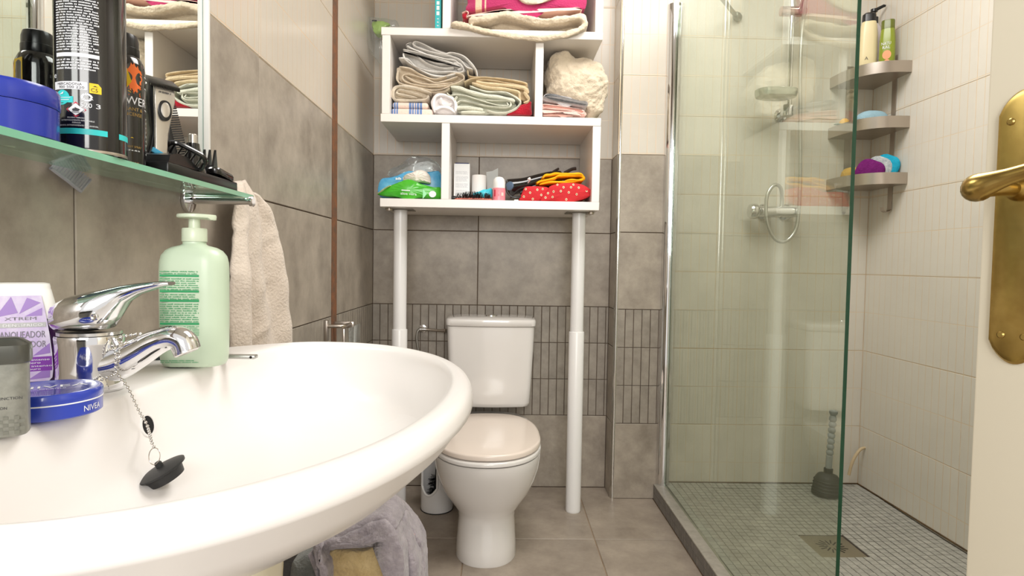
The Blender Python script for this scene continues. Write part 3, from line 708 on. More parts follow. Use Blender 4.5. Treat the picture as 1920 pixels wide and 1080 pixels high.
dia(.0082, cp); b.out('hazard_border', INK_R, cb, None); b = B(); dia(.0064, cp2); hz = b.out('hazard_field', INK_W, cb, None)
b = B(); fl = [(-.0028, .0), (-.0030, .0016), (-.0018, .0030), (-.0014, .0018), (-.0002, .0042), (.0010, .0020), (.0016, .0030), (.0030, .0012), (.0026, 0)]
b.add([cp3(.0005+x, 1.0833+y) for x, y in fl], [tuple(range(len(fl)))]); patch(b, cp3, -.0030, .0040, 1.0818, 1.0824, 2); b.out('flame_mark', INK_K, hz, None)
keep(can)
# body spray
qx, qy, qr = -.475, .777, .0235
spr = thing('body_spray', 'black body spray with orange splash and white word beside the tall can', 'can', (qx, qy, SZ))
b = B(); b.lathe([(.0205, .0003), (.0228, .0012), (.0235, .004), (.0235, .124), (.0228, .130), (.0195, .1375), (.0178, .1395)], (qx, qy, SZ), 48); sb_ = b.out('can_body', BLACK_G, spr)
b = B(); b.lathe([(.0172, .1398), (.0176, .1405), (.0176, .1500), (.0168, .1506), (.0168, .1600), (.0150, .1665), (.0110, .1685)], (qx, qy, SZ), 36); b.out('cap', BLACK, spr)
sa = math.radians(-58.6+18); sp = cyl_place(qx, qy, qr, sa, 0, .0003); sp2 = cyl_place(qx, qy, qr, sa, 0, .0006)
def splat(seed, u, v, ru, rv, pl, n=40, j=.3):
    rnd = random.Random(seed); return [pl(u+ru*math.cos(2*PI*k/n)*(1-j*rnd.random()), v+rv*math.sin(2*PI*k/n)*(1-j*rnd.random())) for k in range(n)]
b = B(); P_o = splat(3, .004, 1.151, .0125, .0190, sp); b.add(P_o+[sp(.004, 1.151)], [(k, (k+1) % 40, 40) for k in range(40)])
for k in range(26): u, v = random.uniform(-.006, .013), random.uniform(1.129, 1.142); b.add([sp(u, v), sp(u+.0012, v), sp(u+.0008, v+.0014)], [(0, 1, 2)])
b.out('orange_splash', INK_O, sb_, None)
b = B(); b.add([sp2(-.019, 1.136), sp2(-.004, 1.138), sp2(.001, 1.146), sp2(-.006, 1.168), sp2(-.019, 1.170)], [(0, 1, 2, 3, 4)])
for k in range(20): u, v = random.uniform(-.016, -.001), random.uniform(1.131, 1.138); b.add([sp2(u, v), sp2(u+.0013, v), sp2(u+.0008, v+.0012)], [(0, 1, 2)])
b.add([sp2(-.016, 1.070), sp2(-.0035, 1.0775), sp2(-.008, 1.0835), sp2(-.016, 1.088)], [(0, 1, 2, 3)]); b.add([sp2(-.001, 1.0775), sp2(.003, 1.0772), sp2(.001, 1.0784)], [(0, 1, 2)]); b.out('yellow_splash', INK_Y, sb_, None)
b = B(); write(b, 'POWER', sp, .0000, 1.1185, .0098, .046); fine_print(b, sp, -.003, .011, 1.0615, 1.0635, 1, .8, .0013); b.out('white_word', INK_W, sb_, None)
b = B(); write(b, 'VIBRANT &', sp, .000, 1.1110, .0040, .030); write(b, 'INCENSE', sp, .003, 1.1045, .0040, .022); write(b, 'BODY SPRAY', sp, .003, 1.0655, .0026, .020); fine_print(b, sp, -.003, .010, 1.0465, 1.0490, 1, .8, .0013); b.out('gold_lettering', INK_GO, sb_, None)
sq = cyl_place(qx, qy, qr, math.radians(-58.6+150), 0, .0003)
b = B(); fine_print(b, sq, -.030, .030, 1.060, 1.110, 9, .4, .0018); patch(b, sq, -.034, .034, 1.1150, 1.1158, 16); patch(b, sq, -.034, .034, 1.1420, 1.1428, 16); patch(b, sq, -.034, .034, 1.1560, 1.1572, 16); fine_print(b, sq, -.024, .006, 1.1260, 1.1330, 2, .5, .002); b.out('back_print', INK_W, sb_, None)
keep(spr)

# ------------------------------------------------------------------ hair clipper set on its stand
stand = thing('clipper_stand', 'black plastic stand of the hair clipper set at the far end of the shelf', 'stand', (-.474, .92, SZ))
b = B(); b.box(-.512, -.436, .806, 1.016, SZ+.0003, SZ+.0165, .0025); b.out('tray', BLACK, stand)
b = B(); b.rings([[Vector((x, y, z)) for y, z in ((.808, SZ+.016), (.812, SZ+.026), (.830, SZ+.031), (.858, SZ+.030), (.880, SZ+.022), (.900, SZ+.0165))] for x in (-.511, -.4365)]); b.out('holder', BLACK, stand)
keep(stand)
def frame_at(o, ang, lean=0):
    """local frame: x to the viewer's right, y away from the viewer, z up, turned by ang, leaning by lean about its own y"""
    Mx = Matrix.Translation(o) @ Matrix.Rotation(ang, 4, 'Z') @ Matrix.Rotation(lean, 4, 'Y'); return Mx
clp = thing('hair_clipper', 'black and silver hair clipper standing upright in the stand', 'hair clipper', (-.476, .850, SZ+.046))
Mx = frame_at((-.4750, .850, SZ+.0310), math.radians(50), math.radians(2)) @ Matrix.Diagonal((.80, .80, .98, 1))
def cl(p): return Mx @ p
b = B(); loft(b, [(rrect(w_, d_, min(w_, d_)*.4, 6, (cx, cy)), z) for w_, d_, cx, cy, z in ((.034, .036, -.002, .004, 0), (.032, .038, 0, .004, .012), (.029, .034, .002, .003, .030), (.034, .040, .001, .002, .052), (.040, .044, 0, 0, .072), (.041, .042, 0, 0, .086), (.038, .032, 0, .001, .097))], cl); b.out('clipper_body', BLACK, clp, 50)
SILVER = mat('satin_silver', (206, 200, 192), .25, .75)
b = B(); loft(b, [(rrect(w_, .006, .0028, 5, (0, cy)), z) for w_, cy, z in ((.020, -.0150, .001), (.0205, -.0155, .012), (.0215, -.0145, .030), (.027, -.0185, .052), (.0335, -.0225, .074), (.033, -.0215, .088), (.030, -.0165, .095))], cl); fp = b.out('front_plate', SILVER, clp, 50)
b = B(); Mb = Mx @ Matrix.Translation((.001, -.0252, .0605)) @ Matrix.Rotation(PI/2-.08, 4, 'X') @ Matrix.Scale(1.45, 4, (0, 1, 0))
b.lathe([(.0105, -.001), (.0105, .0008), (.0092, .0014)], n=28, M=Mb); bt = b.out('switch_ring', BLACK, clp)
b = B(); b.lathe([(.0072, .0008), (.0072, .0022), (.0058, .0028)], n=28, M=Mb); b.out('switch_button', SILVER, bt)
b = B(); pfm = lambda u, v: Mx @ Vector((u, -.0262+.0006*(v-.085), v)); fine_print(b, pfm, -.010, .010, .0835, .0865, 1, .8, .0016); b.out('small_lettering', INK_K, fp, None)
b = B(); Mh = Mx @ Matrix.Translation((0, -.006, .1015)) @ Matrix.Rotation(math.radians(24), 4, 'X'); b.box(-.0245, .0245, -.020, .016, -.0035, .0025, .001, 2, Mh)
for k in range(22): b.box(-.0235+k*.00215, -.0235+k*.00215+.0012, -.0245, -.0195, -.002, .0005, 0, 1, Mh)
b.out('blade', mat('dark_blade', (64, 62, 60), .3, .8), clp)
b = B(); b.box(-.016, .004, -.021, -.0165, -.004, .003, .001, 2, Mx @ Matrix.Rotation(.35, 4, 'Y')); b.out('blue_clip', mat('sky_blue_plastic', (60, 170, 214), .3), clp)
keep(clp)
cmb = thing('hair_comb', 'black comb standing tilted in the stand beside the clipper', 'comb', (-.484, .914, SZ+.02))
Mx = frame_at((-.4760, .9260, SZ+.0175), math.radians(40), math.radians(-13))
b = B(); b.box(-.0150, -.0030, -.0016, .0016, 0, .1085, .0014, 2, Mx); b.box(-.0045, .0110, -.0016, .0016, .104, .1085, .001, 2, Mx); b.box(-.0045, .0110, -.0016, .0016, .004, .012, .001, 2, Mx); sp_ = b.out('comb_spine', BLACK, cmb)
tm = None
for k in range(27):
    if tm is None:
        b = B(); b.box(0, .0140, -.0011, .0011, -.0009, .0009); o = b.out('tooth', BLACK, cmb); tm = o.data
    else: o = link('tooth', tm, cmb)
    o.matrix_basis = Mx @ Matrix.Translation((-.0035, 0, .0155+k*.0033))
for o in list(cmb.children):
    o.matrix_basis = Matrix.Translation(-cmb.location) @ o.matrix_basis
ntr = thing('nose_trimmer', 'small black cone trimmer head with silver tip on the stand', 'trimmer', (-.462, .925, SZ+.017))
c0 = (-.4600, .9180, SZ+.0168)
b = B(); b.lathe([(.0185, 0), (.0180, .003), (.0135, .018), (.0098, .034), (.0088, .044)], c0, 28); b.out('cone', BLACK_G, ntr)
b = B(); b.lathe([(.0062, .0442), (.0062, .0565), (.0050, .0580)], c0, 22); b.out('silver_tip', SILVER, ntr)
keep(ntr)
def guard(name, label, o, ang, lean, s=1.0, n=6, h=.046):
    g = thing(name, label, 'clipper guard', o); Mg = frame_at(o, ang, lean)
    b = B(); b.rings([[Mg @ (Vector((x, y, z))*s) for y, z in ((-.016, 0), (.016, 0), (.014, .016), (-.012, .020))] for x in (-.020, .020)]); b.out('guard_base', BLACK, g)
    for k in range(n):
        b = B(); x = -.0185+k*.037/(n-1); b.rings([[Mg @ (Vector((x+dx_, y, z))*s) for y, z in ((-.012, .0195), (.0135, .0165), (.004, h))] for dx_ in (-.0016, .0016)]); b.out('guard_prong', BLACK, g)
    keep(g)
guard('clipper_guard', 'black clipper guard with pointed prongs, farthest on the stand', (-.4800, .984, SZ+.0168), math.radians(12), 0, 1.05)
fr = thing('guide_frame', 'open black guide comb leaning on the stand before the clipper', 'clipper guard', (-.452, .864, SZ+.03))
Mg = frame_at((-.4480, .872, SZ+.0340), math.radians(58), math.radians(0)) @ Matrix.Rotation(math.radians(-38), 4, 'X') @ Matrix.Rotation(math.radians(30), 4, 'Y')
b = B(); outer = [Mg @ Vector((x, y, 0)) for x, y in rrect(.052, .030, .012, 6)]
b.tube([p for p in outer], .0034, 8, closed=True); b.out('guide_rim', BLACK_G, fr)
b = B()
for k in range(5): b.tube([Mg @ Vector((-.018+k*.009, -.014, 0)), Mg @ Vector((-.018+k*.009, 0, .004)), Mg @ Vector((-.018+k*.009, .014, 0))], .0015, 6)
b.out('guide_bars', BLACK_G, fr); keep(fr)
sh = thing('shaver_head', 'flat glossy black shaver head lying at the front of the stand', 'shaver head', (-.447, .985, SZ+.018))
Mg = frame_at((-.4470, .978, SZ+.0235), math.radians(86), math.radians(8))
b = B(); loft(b, [(rrect(.056*s_, .022*s_, .0095*s_, 6), z) for s_, z in ((.94, -.0050), (1, -.002), (1, .002), (.9, .0052))], lambda p: Mg @ p); hd_ = b.out('head_shell', BLACK_G, sh)
b = B(); loft(b, [(rrect(.040*s_, .010, .004, 5), z) for s_, z in ((1, .005), (.95, .0066))], lambda p: Mg @ p); b.out('foil', SILVER, hd_); keep(sh)
cup = thing('oil_bottle', 'tiny clear bottle standing among the clipper parts', 'bottle', (-.470, .952, SZ+.017))
b = B(); b.lathe([(.0095, .0002), (.0100, .002), (.0100, .018), (.0050, .023), (.0045, .030)], (-.4690, .951, SZ+.0168), 24); b.out('bottle_body', mat('smoky_plastic', (96, 94, 96), .15, trans=.4), cup); keep(cup)

# ------------------------------------------------------------------ hand towel on the left wall
def cloth(name, grid, m, parent=None, closed_back=None, th=.004):
    """grid[i][j] of points -> a sheet with real thickness"""
    nu, nv = len(grid), len(grid[0]); vs = [p for r in grid for p in r]
    fs = [(i*nv+j, i*nv+j+1, (i+1)*nv+j+1, (i+1)*nv+j) for i in range(nu-1) for j in range(nv-1)]
    me = mesh_of(name, vs, fs, m, angle=None); o = link(name, me, parent)
    sd = o.modifiers.new('thick', 'SOLIDIFY'); sd.thickness = th; sd.offset = 0
    return o
g = []
for i in range(61):
    v = i/60; z = 1.082-.405*v; row = []
    yl_ = 1.142-.062*min(1, v*2.2)**.7; yr = 1.245+.040*min(1, v*6)**.8+.120*v**.75
    for j in range(57):
        u = j/56; y = yl_+(yr-yl_)*u
        amp = .008+.030*min(1, v*2.2)
        x = -.499+.012*math.sin(min(1, v*8)*PI/2)+amp*(.55*math.sin(u*7.6+.5+v*.8)+.35*math.sin(u*15.2+1.1-v*1.3)+.55*math.sin(u*PI))*math.sin(PI*min(1, u*1.02+.02))**.35
        x += .0022*math.sin(v*23+u*4)*math.sin(u*11+v*7)+.0035*max(0, math.sin(v*31+u*9))**6*max(0, math.sin(u*9+v*5))
        if i < 5: z2 = z-.0016*(5-i)**1.2*abs(u-.40)*2.2
        else: z2 = z
        row.append(Vector((max(x, XL+.006), y, z2-(.016*max(0, u-.40)**1.4*2.2 if i < 30 else .016*max(0, u-.40)**1.4*2.2*(60-i)/30))))
    g.append(row)
tw = cloth('hand_towel', g, T_HAND, None, None, .006); tag(tw, 'oatmeal coloured hand towel hanging in folds on the left wall', 'towel')
b = B(); b.tube([(XL+.0006, 1.185, 1.070), (-.508, 1.185, 1.070), (-.502, 1.185, 1.062)], .0028, 10)
tag(b.out('towel_hook', CHROME), 'small chrome hook holding up the oatmeal hand towel', 'hook')
# roll holder
rh = thing('roll_holder', 'chrome toilet roll holder with a clear cover by the brown strip', 'toilet roll holder', (XL, 1.83, .72))
b = B(); b.box(XL+.0006, XL+.010, 1.806, 1.822, .690, .752, .001); b.out('wall_plate', STEEL, rh)
b = B(); b.tube([(XL+.008, 1.814, .734), (XL+.050, 1.816, .734), (XL+.056, 1.822, .734), (XL+.056, 1.905, .734)], .0055, 12); b.out('arm', STEEL, rh)
b = B(); b.box(XL+.052, XL+.060, 1.812, 1.828, .640, .728, .002); b.out('side_bar', STEEL, rh)
b = B(); b.box(XL+.064, XL+.0655, 1.845, 1.99, .612, .726, .0005); b.out('clear_cover', CLEAR, rh)
b = B(); b.box(XL+.0006, XL+.0655, 1.9, 1.909, .720, .740, .001); b.out('far_bracket', STEEL, rh)
keep(rh)
# ------------------------------------------------------------------ white over-toilet shelf unit
FY, BY = 2.14, 2.484                                # front and back of the unit
X0, X1 = -.425, .346
ZB = (1.1225, 1.152); ZMID = (1.4175, 1.4455); ZT = (1.7155, 1.7425); ZTT = (2.008, 2.036)
unit = thing('shelf_unit', 'white staggered shelf unit standing on two poles over the toilet', 'shelf unit', (-.04, 2.31, 0))
def brd(name, *q):
    b = B(); b.box(*q, .0012, 1); return b.out(name, BOARD, unit)
for z in (ZB, ZMID, ZT, ZTT): brd('shelf_board', X0, X1, FY, BY, *z)
dv = lambda a: (a, a+.028)
for x, z0, z1 in ((dv(-.212), ZB, ZMID), (dv(.318), ZB, ZMID), (dv(-.4215), ZMID, ZT), (dv(.112), ZMID, ZT), (dv(-.2135), ZT, ZTT), (dv(.318), ZT, ZTT)):
    brd('side_panel', x[0], x[1], FY+.001, BY, z0[1], z1[0])
for x in (-.370, .289):
    b = B(); b.lathe([(.0247, .60), (.0247, ZB[0]-.003)], (x, 2.248, 0), 36); lg = b.out('leg', LEGW, unit)
    b = B(); b.lathe([(.0268, 0), (.0272, .004)], (x, 2.248, 0), 36, cap1=False); b.lathe([(.0272, .0041), (.0285, .0045), (.0285, .678), (.0278, .680), (.0246, .6805)], (x, 2.248, 0), 36); b.out('leg_sleeve', LEGW, lg)
    b = B(); b.box(x-.050, x+.050, 2.205, 2.29, ZB[0]-.003, ZB[0]-.0002, .001); b.out('mounting_plate', mat('dull_zinc', (128, 122, 112), .4, .8), lg)
for x in (-.398, .322):
    b = B(); b.lathe([(.0125, -.006), (.0118, -.011), (.0060, -.0125), (.0052, -.0004)], (x, 2.172, ZB[0]), 22); b.out('levelling_stud', STEEL, unit)
for x, y, z in ((-.25, 2.22, ZB[0]), (-.19, 2.26, ZB[0]), (.12, 2.2, ZMID[0]), (.10, 2.36, ZMID[0]), (-.40, 2.19, ZMID[0]), (-.17, 2.3, ZT[0]), (.30, 2.22, ZT[0])):
    b = B(); b.lathe([(.004, -.0008), (.0034, -.0014), (.0005, -.0014)], (x, y, z+.0008), 12); b.out('dowel_cap', PLAST_W, unit)
keep(unit)

# ---- soft goods: folded cloth is a sheet with thickness followed along its folds and pushed back into the shelf
def crop(x0, y0, k): return lambda pts: [(x0+x/k, y0+y/k) for x, y in pts]
def ribbon(b, pts, th, y0, y1, n=7, jit=.0016, seed=1):
    """pts: photo pixels of the fold line seen at the front (depth y0)"""
    P = [at(x, y, y0) for x, y in pts]; P = smooth([(p.x, p.z, 0) for p in P], 5); rnd = random.Random(seed)
    k = len(P); L_, R_2 = [], []
    for i, p in enumerate(P):
        t = P[min(i+1, k-1)]-P[max(i-1, 0)]; t = t.normalized() if t.length > 1e-9 else Vector((1, 0, 0)); nn = Vector((-t.y, t.x, 0))
        e = min(i, k-1-i); h = th/2*min(1, .55+.25*e)*(1+.10*math.sin(i*.9+seed))
        L_.append(p+nn*h); R_2.append(p-nn*h)
    ring0 = L_+list(reversed(R_2)); mid = P+list(reversed(P)); rs = []
    for q in range(n+1):
        v = q/n; y = y0+(y1-y0)*v
        f = .35 if q == 0 else (1 if q > 1 else .9)
        if q == 1: y = y0+.004
        sag = rnd.uniform(-jit, jit)
        rs.append([Vector((m_.x+(a.x-m_.x)*f+jit*math.sin(i*.31+q*2), y+.0025*math.sin(i*.23+seed), m_.y+(a.y-m_.y)*f+sag*.5)) for i, (a, m_) in enumerate(zip(ring0, mid))])
    b.rings(rs)
def puff(b, pts, y0, y1, bulge=.02, n=5, px=True, wob=.0, sub=4, seed=0):
    """a cushion whose outline (photo pixels at depth y0, or x,z pairs) swells towards the front"""
    P = [(lambda p: (p.x, p.z))(at(x, y, y0)) for x, y in pts] if px else pts
    P = smooth([(x, z, 0) for x, z in P], sub, True); c = sum(P, Vector((0, 0, 0)))/len(P); rs = []
    rm = sum((p-c).length for p in P)/len(P)
    P0 = P
    def ring(s_, y):
        q = min(1, s_)**2; P = [c+(p-c)*q+(p-c).normalized()*rm*(1-q) for p in P0]
        return [Vector((c.x+(p.x-c.x)*s_, y+s_*wob*(math.sin(i*.7+seed+s_*9)+.8*math.sin(i*1.9+s_*23+seed)), c.y+(p.y-c.y)*s_)) for i, p in enumerate(P)]
    for k in range(n): a = (k+.35)/n*PI/2; rs.append(ring(math.sin(a), y0-bulge*math.cos(a)+bulge*.5))
    rs.append(ring(1, y0+bulge*.5)); rs.append(ring(1, (y0+y1)/2)); rs.append(ring(.97, y1))
    b.rings(rs)
def fuzz(o, s=.004, size=.02, lv=2, vox=None):
    """gives thick pile its uneven surface"""
    if vox: r = o.modifiers.new('even', 'REMESH'); r.mode = 'VOXEL'; r.voxel_size = vox; r.use_smooth_shade = True
    sd = o.modifiers.new('sub', 'SUBSURF'); sd.levels = lv; sd.render_levels = lv
    tx_ = bpy.data.textures.new('pile', 'CLOUDS'); tx_.noise_scale = size; tx_.noise_depth = 3
    d = o.modifiers.new('pile', 'DISPLACE'); d.texture = tx_; d.strength = s; d.texture_coords = 'GLOBAL'
    return o
Y1_ = 2.17
k1 = crop(720, 60, 6.75)
b = B()
for i, (p, th) in enumerate((
    ([(1180, 560), (1160, 470), (1090, 380), (1000, 300), (860, 262), (760, 275), (620, 215), (500, 150), (400, 118), (370, 160), (450, 205), (620, 255), (840, 300), (960, 350), (1040, 440), (1120, 470)], .006),
    ([(960, 420), (820, 375), (640, 320), (470, 255), (330, 200), (285, 160), (350, 130)], .0065),
    ([(1010, 470), (900, 360), (760, 340), (560, 290), (390, 250), (240, 215)], .006),
    ([(930, 470), (975, 455), (940, 430), (800, 410), (640, 385), (480, 315), (350, 270), (260, 245), (245, 310), (330, 395), (480, 465), (640, 500), (820, 500), (960, 510), (1010, 480), (960, 400), (840, 390)], .0065),
    ([(420, 300), (560, 400), (740, 450), (880, 440)], .005),
    ([(190, 330), (300, 345), (420, 450), (600, 540), (760, 560), (900, 530)], .008))): ribbon(b, k1(p), th, Y1_, 2.40, seed=i)
puff(b, k1([(250, 270), (420, 160), (760, 300), (1020, 370), (1120, 480), (980, 500), (640, 520), (330, 400)]), Y1_+.035, 2.41, .01)
tag(b.out('folded_towel', T_WHITE), 'greyish white towel folded in many layers, topmost of its pile', 'towel', 'towels on the middle shelf')
b = B()
for i, (p, th) in enumerate((
    ([(930, 560), (760, 620), (640, 640), (540, 600), (420, 560), (300, 530), (235, 555), (260, 620), (380, 665), (560, 690), (760, 680), (930, 640), (1010, 590), (985, 540), (880, 525), (740, 575), (610, 590), (450, 530), (330, 465), (200, 440)], .0066),
    ([(170, 480), (165, 600), (240, 660), (420, 700), (600, 735), (740, 720), (840, 680)], .0066),
    ([(500, 720), (640, 760), (760, 745), (830, 700)], .005),
    ([(270, 560), (420, 640), (620, 665), (860, 640)], .007))): ribbon(b, k1(p), th, Y1_, 2.40, seed=i+20)
puff(b, k1([(190, 440), (560, 590), (960, 540), (980, 610), (640, 700), (260, 650), (180, 560)]), Y1_+.03, 2.41, .01)
tag(b.out('folded_towel', T_BEIGE), 'beige towel with a big open loop, second in its pile', 'towel', 'towels on the middle shelf')
b = B()
for i, (p, th) in enumerate((([(600, 770), (480, 730), (300, 690), (170, 685), (115, 730), (115, 820), (170, 860), (340, 862), (520, 850), (560, 800)], .010), ([(480, 810), (320, 760), (190, 725), (160, 770), (250, 800), (420, 830)], .008))): ribbon(b, k1(p), th, Y1_-.004, 2.40, seed=i+30)
puff(b, k1([(130, 720), (300, 700), (560, 790), (520, 850), (160, 850)]), Y1_+.02, 2.41, .01)
tag(b.out('rolled_towel', T_CREAM), 'cream towel rolled up between the beige towel and the striped one', 'towel', 'towels on the middle shelf')
def band_mat(name, c, c2, bands, rough=.95):
    M = mat(name, c, rough, spec=.1, sheen=.3, bump=(240, .8)); N = M.node_tree.nodes; L = M.node_tree.links
    g_ = N.new('ShaderNodeNewGeometry'); sp_ = N.new('ShaderNodeSeparateXYZ'); L.new(g_.outputs['Position'], sp_.inputs[0]); acc = None
    for a, c_ in bands:
        q = N.new('ShaderNodeMath'); q.operation = 'COMPARE'; q.inputs[1].default_value = (a+c_)/2; q.inputs[2].default_value = abs(c_-a)/2; L.new(sp_.outputs[0], q.inputs[0])
        if acc is None: acc = q
        else:
            mx = N.new('ShaderNodeMath'); mx.operation = 'MAXIMUM'; L.new(acc.outputs[0], mx.inputs[0]); L.new(q.outputs[0], mx.inputs[1]); acc = mx
    mi = N.new('ShaderNodeMix'); mi.data_type = 'RGBA'; mi.inputs['A'].default_value = S(*c); mi.inputs['B'].default_value = S(*c2)
    L.new(acc.outputs[0], mi.inputs['Factor']); L.new(mi.outputs['Result'], N['Principled BSDF'].inputs['Base Color']); return M
bx_ = lambda *xs: [((at(720+a/6.75, 200, Y1_).x), (at(720+c/6.75, 200, Y1_).x)) for a, c in xs]
TS = band_mat('blue_striped_cloth', (240, 216, 202), (112, 140, 190), bx_((85, 118), (126, 150), (158, 180), (318, 350), (358, 380), (392, 408), (416, 446), (454, 484)))
b = B(); zs = ZMID[1]
for (a, c, z0, z1) in ((105, 560, .0265, .0480), (92, 620, .0006, .0262)):
    p, q = at(720+a/6.75, 200, Y1_).x, at(720+c/6.75, 200, Y1_).x
    b.box(p, q, Y1_-.004, 2.38, zs+z0, zs+z1, .0095, 4)
tag(b.out('striped_towel', TS), 'pinkish towel with blue stripes folded flat at the bottom of the pile', 'towel', 'towels on the middle shelf')
b = B()
ribbon(b, k1([(640, 1010), (618, 900), (660, 810), (740, 790), (850, 830), (905, 900), (905, 1000)]), .013, Y1_-.006, 2.38, seed=41)
ribbon(b, k1([(720, 830), (720, 890), (770, 925), (860, 900)]), .012, Y1_-.004, 2.38, seed=42)
ribbon(b, k1([(650, 985), (720, 950), (820, 960), (900, 1010)]), .014, Y1_-.008, 2.38, seed=43)
puff(b, k1([(640, 1020), (630, 880), (720, 800), (880, 850), (910, 1020)]), Y1_+.012, 2.39, .012)
tag(b.out('rolled_towel', mat('soft_white_terry', (238, 232, 230), .95, spec=.1, sheen=.4, bump=(240, .8))), 'soft white towel rolled up beside the striped towel', 'towel', 'towels on the middle shelf')
k2 = crop(820, 120, 9.6)
b = B()
for i, (p, th) in enumerate((
    ([(480, 320), (600, 262), (800, 238), (1050, 250), (1300, 280), (1500, 315), (1610, 345), (1620, 390), (1550, 395), (1300, 350), (1050, 300), (850, 275), (700, 290)], .0058),
    ([(540, 110), (560, 190), (640, 225), (860, 238), (1010, 250)], .0060),
    ([(700, 310), (900, 345), (1200, 375), (1450, 405), (1590, 440), (1640, 520)], .0130),
    ([(620, 340), (800, 400), (1000, 430), (1250, 450), (1450, 500), (1480, 590), (1500, 660)], .0105),
    ([(1560, 500), (1640, 600), (1640, 660), (1560, 690)], .011))): ribbon(b, k2(p), th, Y1_, 2.39, seed=i+50)
puff(b, k2([(620, 320), (1000, 290), (1580, 400), (1620, 640), (1500, 640), (1300, 480), (900, 450)]), Y1_+.03, 2.40, .01)
tag(b.out('folded_towel', terry('warm_beige_terry', (232, 210, 172))), 'warm beige towel folded on top of the pale green one', 'towel', 'towels on the middle shelf')
b = B()
for i, (p, th) in enumerate((
    ([(240, 410), (420, 440), (600, 500), (850, 560), (1100, 590), (1320, 640), (1400, 670)], .0150),
    ([(170, 520), (230, 565), (330, 545), (500, 565), (700, 630), (900, 690), (1120, 745), (1270, 740), (1250, 690)], .0055),
    ([(880, 650), (1100, 655), (1270, 655), (1325, 700), (1280, 770), (1100, 775), (850, 745), (620, 690), (430, 655), (340, 700), (310, 640), (360, 580)], .0058),
    ([(580, 390), (720, 440), (900, 490), (1200, 505), (1380, 580), (1470, 640), (1500, 700), (1420, 790), (1250, 860), (1050, 870), (900, 830)], .0075),
    ([(330, 780), (480, 780), (650, 800), (820, 830)], .0150), ([(420, 860), (600, 860), (860, 870)], .0120))): ribbon(b, k2(p), th, Y1_-.004, 2.39, seed=i+60)
puff(b, k2([(300, 480), (900, 600), (1380, 700), (1380, 800), (1150, 885), (420, 885), (330, 700)]), Y1_+.026, 2.40, .01)
tag(b.out('folded_towel', T_GREEN), 'pale green white towel folded under the warm beige one', 'towel', 'towels on the middle shelf')
b = B(); puff(b, k2([(1240, 900), (1440, 790), (1570, 720), (1690, 660), (1698, 780), (1695, 910), (1450, 912)]), Y1_+.008, 2.39, .016, wob=.002)
tag(fuzz(b.out('folded_towel', T_RED), .003, .03, 1), 'red cloth wedged under the towels by the divider', 'towel', 'towels on the middle shelf')
k3 = crop(1000, 80, 7.2)
b = B(); puff(b, k3([(270, 105), (430, 90), (520, 150), (800, 205), (900, 260), (940, 350), (1000, 470), (1018, 620), (965, 790), (920, 900), (820, 985), (740, 965), (700, 880), (560, 800), (350, 740), (205, 650), (215, 520), (190, 440), (230, 230)]), 2.228, 2.42, .060, 7)
H_ = fuzz(b.out('bath_towel', T_BEIGE), .034, .060, 0, .0035); fuzz(H_, .006, .009, 0); tag(H_, 'thick beige bath towel bunched up at the open end of the middle shelf', 'towel', 'towels on the middle shelf')
b = B()
for i, p in enumerate(([(200, 690), (300, 700), (420, 740), (600, 790), (710, 800), (712, 850), (560, 835), (350, 800), (170, 750), (150, 720), (200, 690)],)): ribbon(b, k3(p), .006, 2.150, 2.34, seed=70)
puff(b, k3([(130, 770), (200, 700), (400, 750), (710, 805), (705, 860), (560, 850), (300, 815)]), 2.155, 2.34, .008)
tag(b.out('folded_cloth', T_GREY), 'grey cloth folded on top of the pink cloth', 'cloth')
b = B()
ribbon(b, k3([(660, 900), (500, 880), (300, 850), (150, 830), (125, 850), (160, 880), (350, 900), (560, 920)]), .0055, 2.150, 2.34, seed=71)
ribbon(b, k3([(560, 910), (330, 900), (150, 885), (120, 910), (150, 945), (350, 935), (520, 925), (590, 950), (640, 990)]), .0055, 2.150, 2.34, seed=72)
ribbon(b, k3([(560, 930), (660, 960), (680, 920), (600, 900)]), .006, 2.151, 2.34, seed=73)
puff(b, k3([(130, 840), (400, 870), (680, 920), (660, 990), (130, 950)]), 2.158, 2.34, .008)
ribbon(b, k3([(130, 978), (300, 972), (540, 985)]), .0045, 2.150, 2.34, seed=74)
tag(b.out('folded_cloth', T_PINK), 'pink cloth folded flat on the shelf under the grey cloth', 'cloth')
k4 = crop(830, 0, 6.4)
b = B()
ribbon(b, k4([(100, 278), (260, 300), (450, 352), (700, 405), (950, 440), (1200, 458), (1450, 415), (1640, 350), (1715, 280), (1690, 215)]), .0225, 2.116, 2.46, seed=80, jit=.002)
ribbon(b, k4([(310, 232), (420, 225), (560, 205), (740, 160), (950, 205), (1200, 255), (1400, 228), (1580, 200), (1680, 190), (1700, 250)]), .0250, 2.124, 2.46, seed=81, jit=.002)
puff(b, k4([(330, 240), (740, 180), (1200, 260), (1600, 210), (1690, 300), (1450, 390), (1180, 420), (700, 370), (380, 300)]), 2.19, 2.46, .004)
fuzz(b.out('bath_towel', terry('thick_beige_terry', (218, 202, 178), (202, 186, 162), 160, 1)), .006, .010, 0, .004)
bt_ = bpy.data.objects['bath_towel.001']
for v in bt_.data.vertices:
    if v.co.y > 2.1385: v.co.z = max(v.co.z, ZT[1]+.0035)
tag(bt_, 'thick beige bath towel sagging over the edge of the top shelf', 'towel', 'towels on the top shelf')
xb = lambda *xs: [((at(830+a/6.4, 12, 2.15).x), (at(830+c/6.4, 12, 2.15).x)) for a, c in xs]
TMG = band_mat('magenta_striped_cloth', (178, 54, 100), (226, 190, 162), xb((392, 470), (503, 522)))
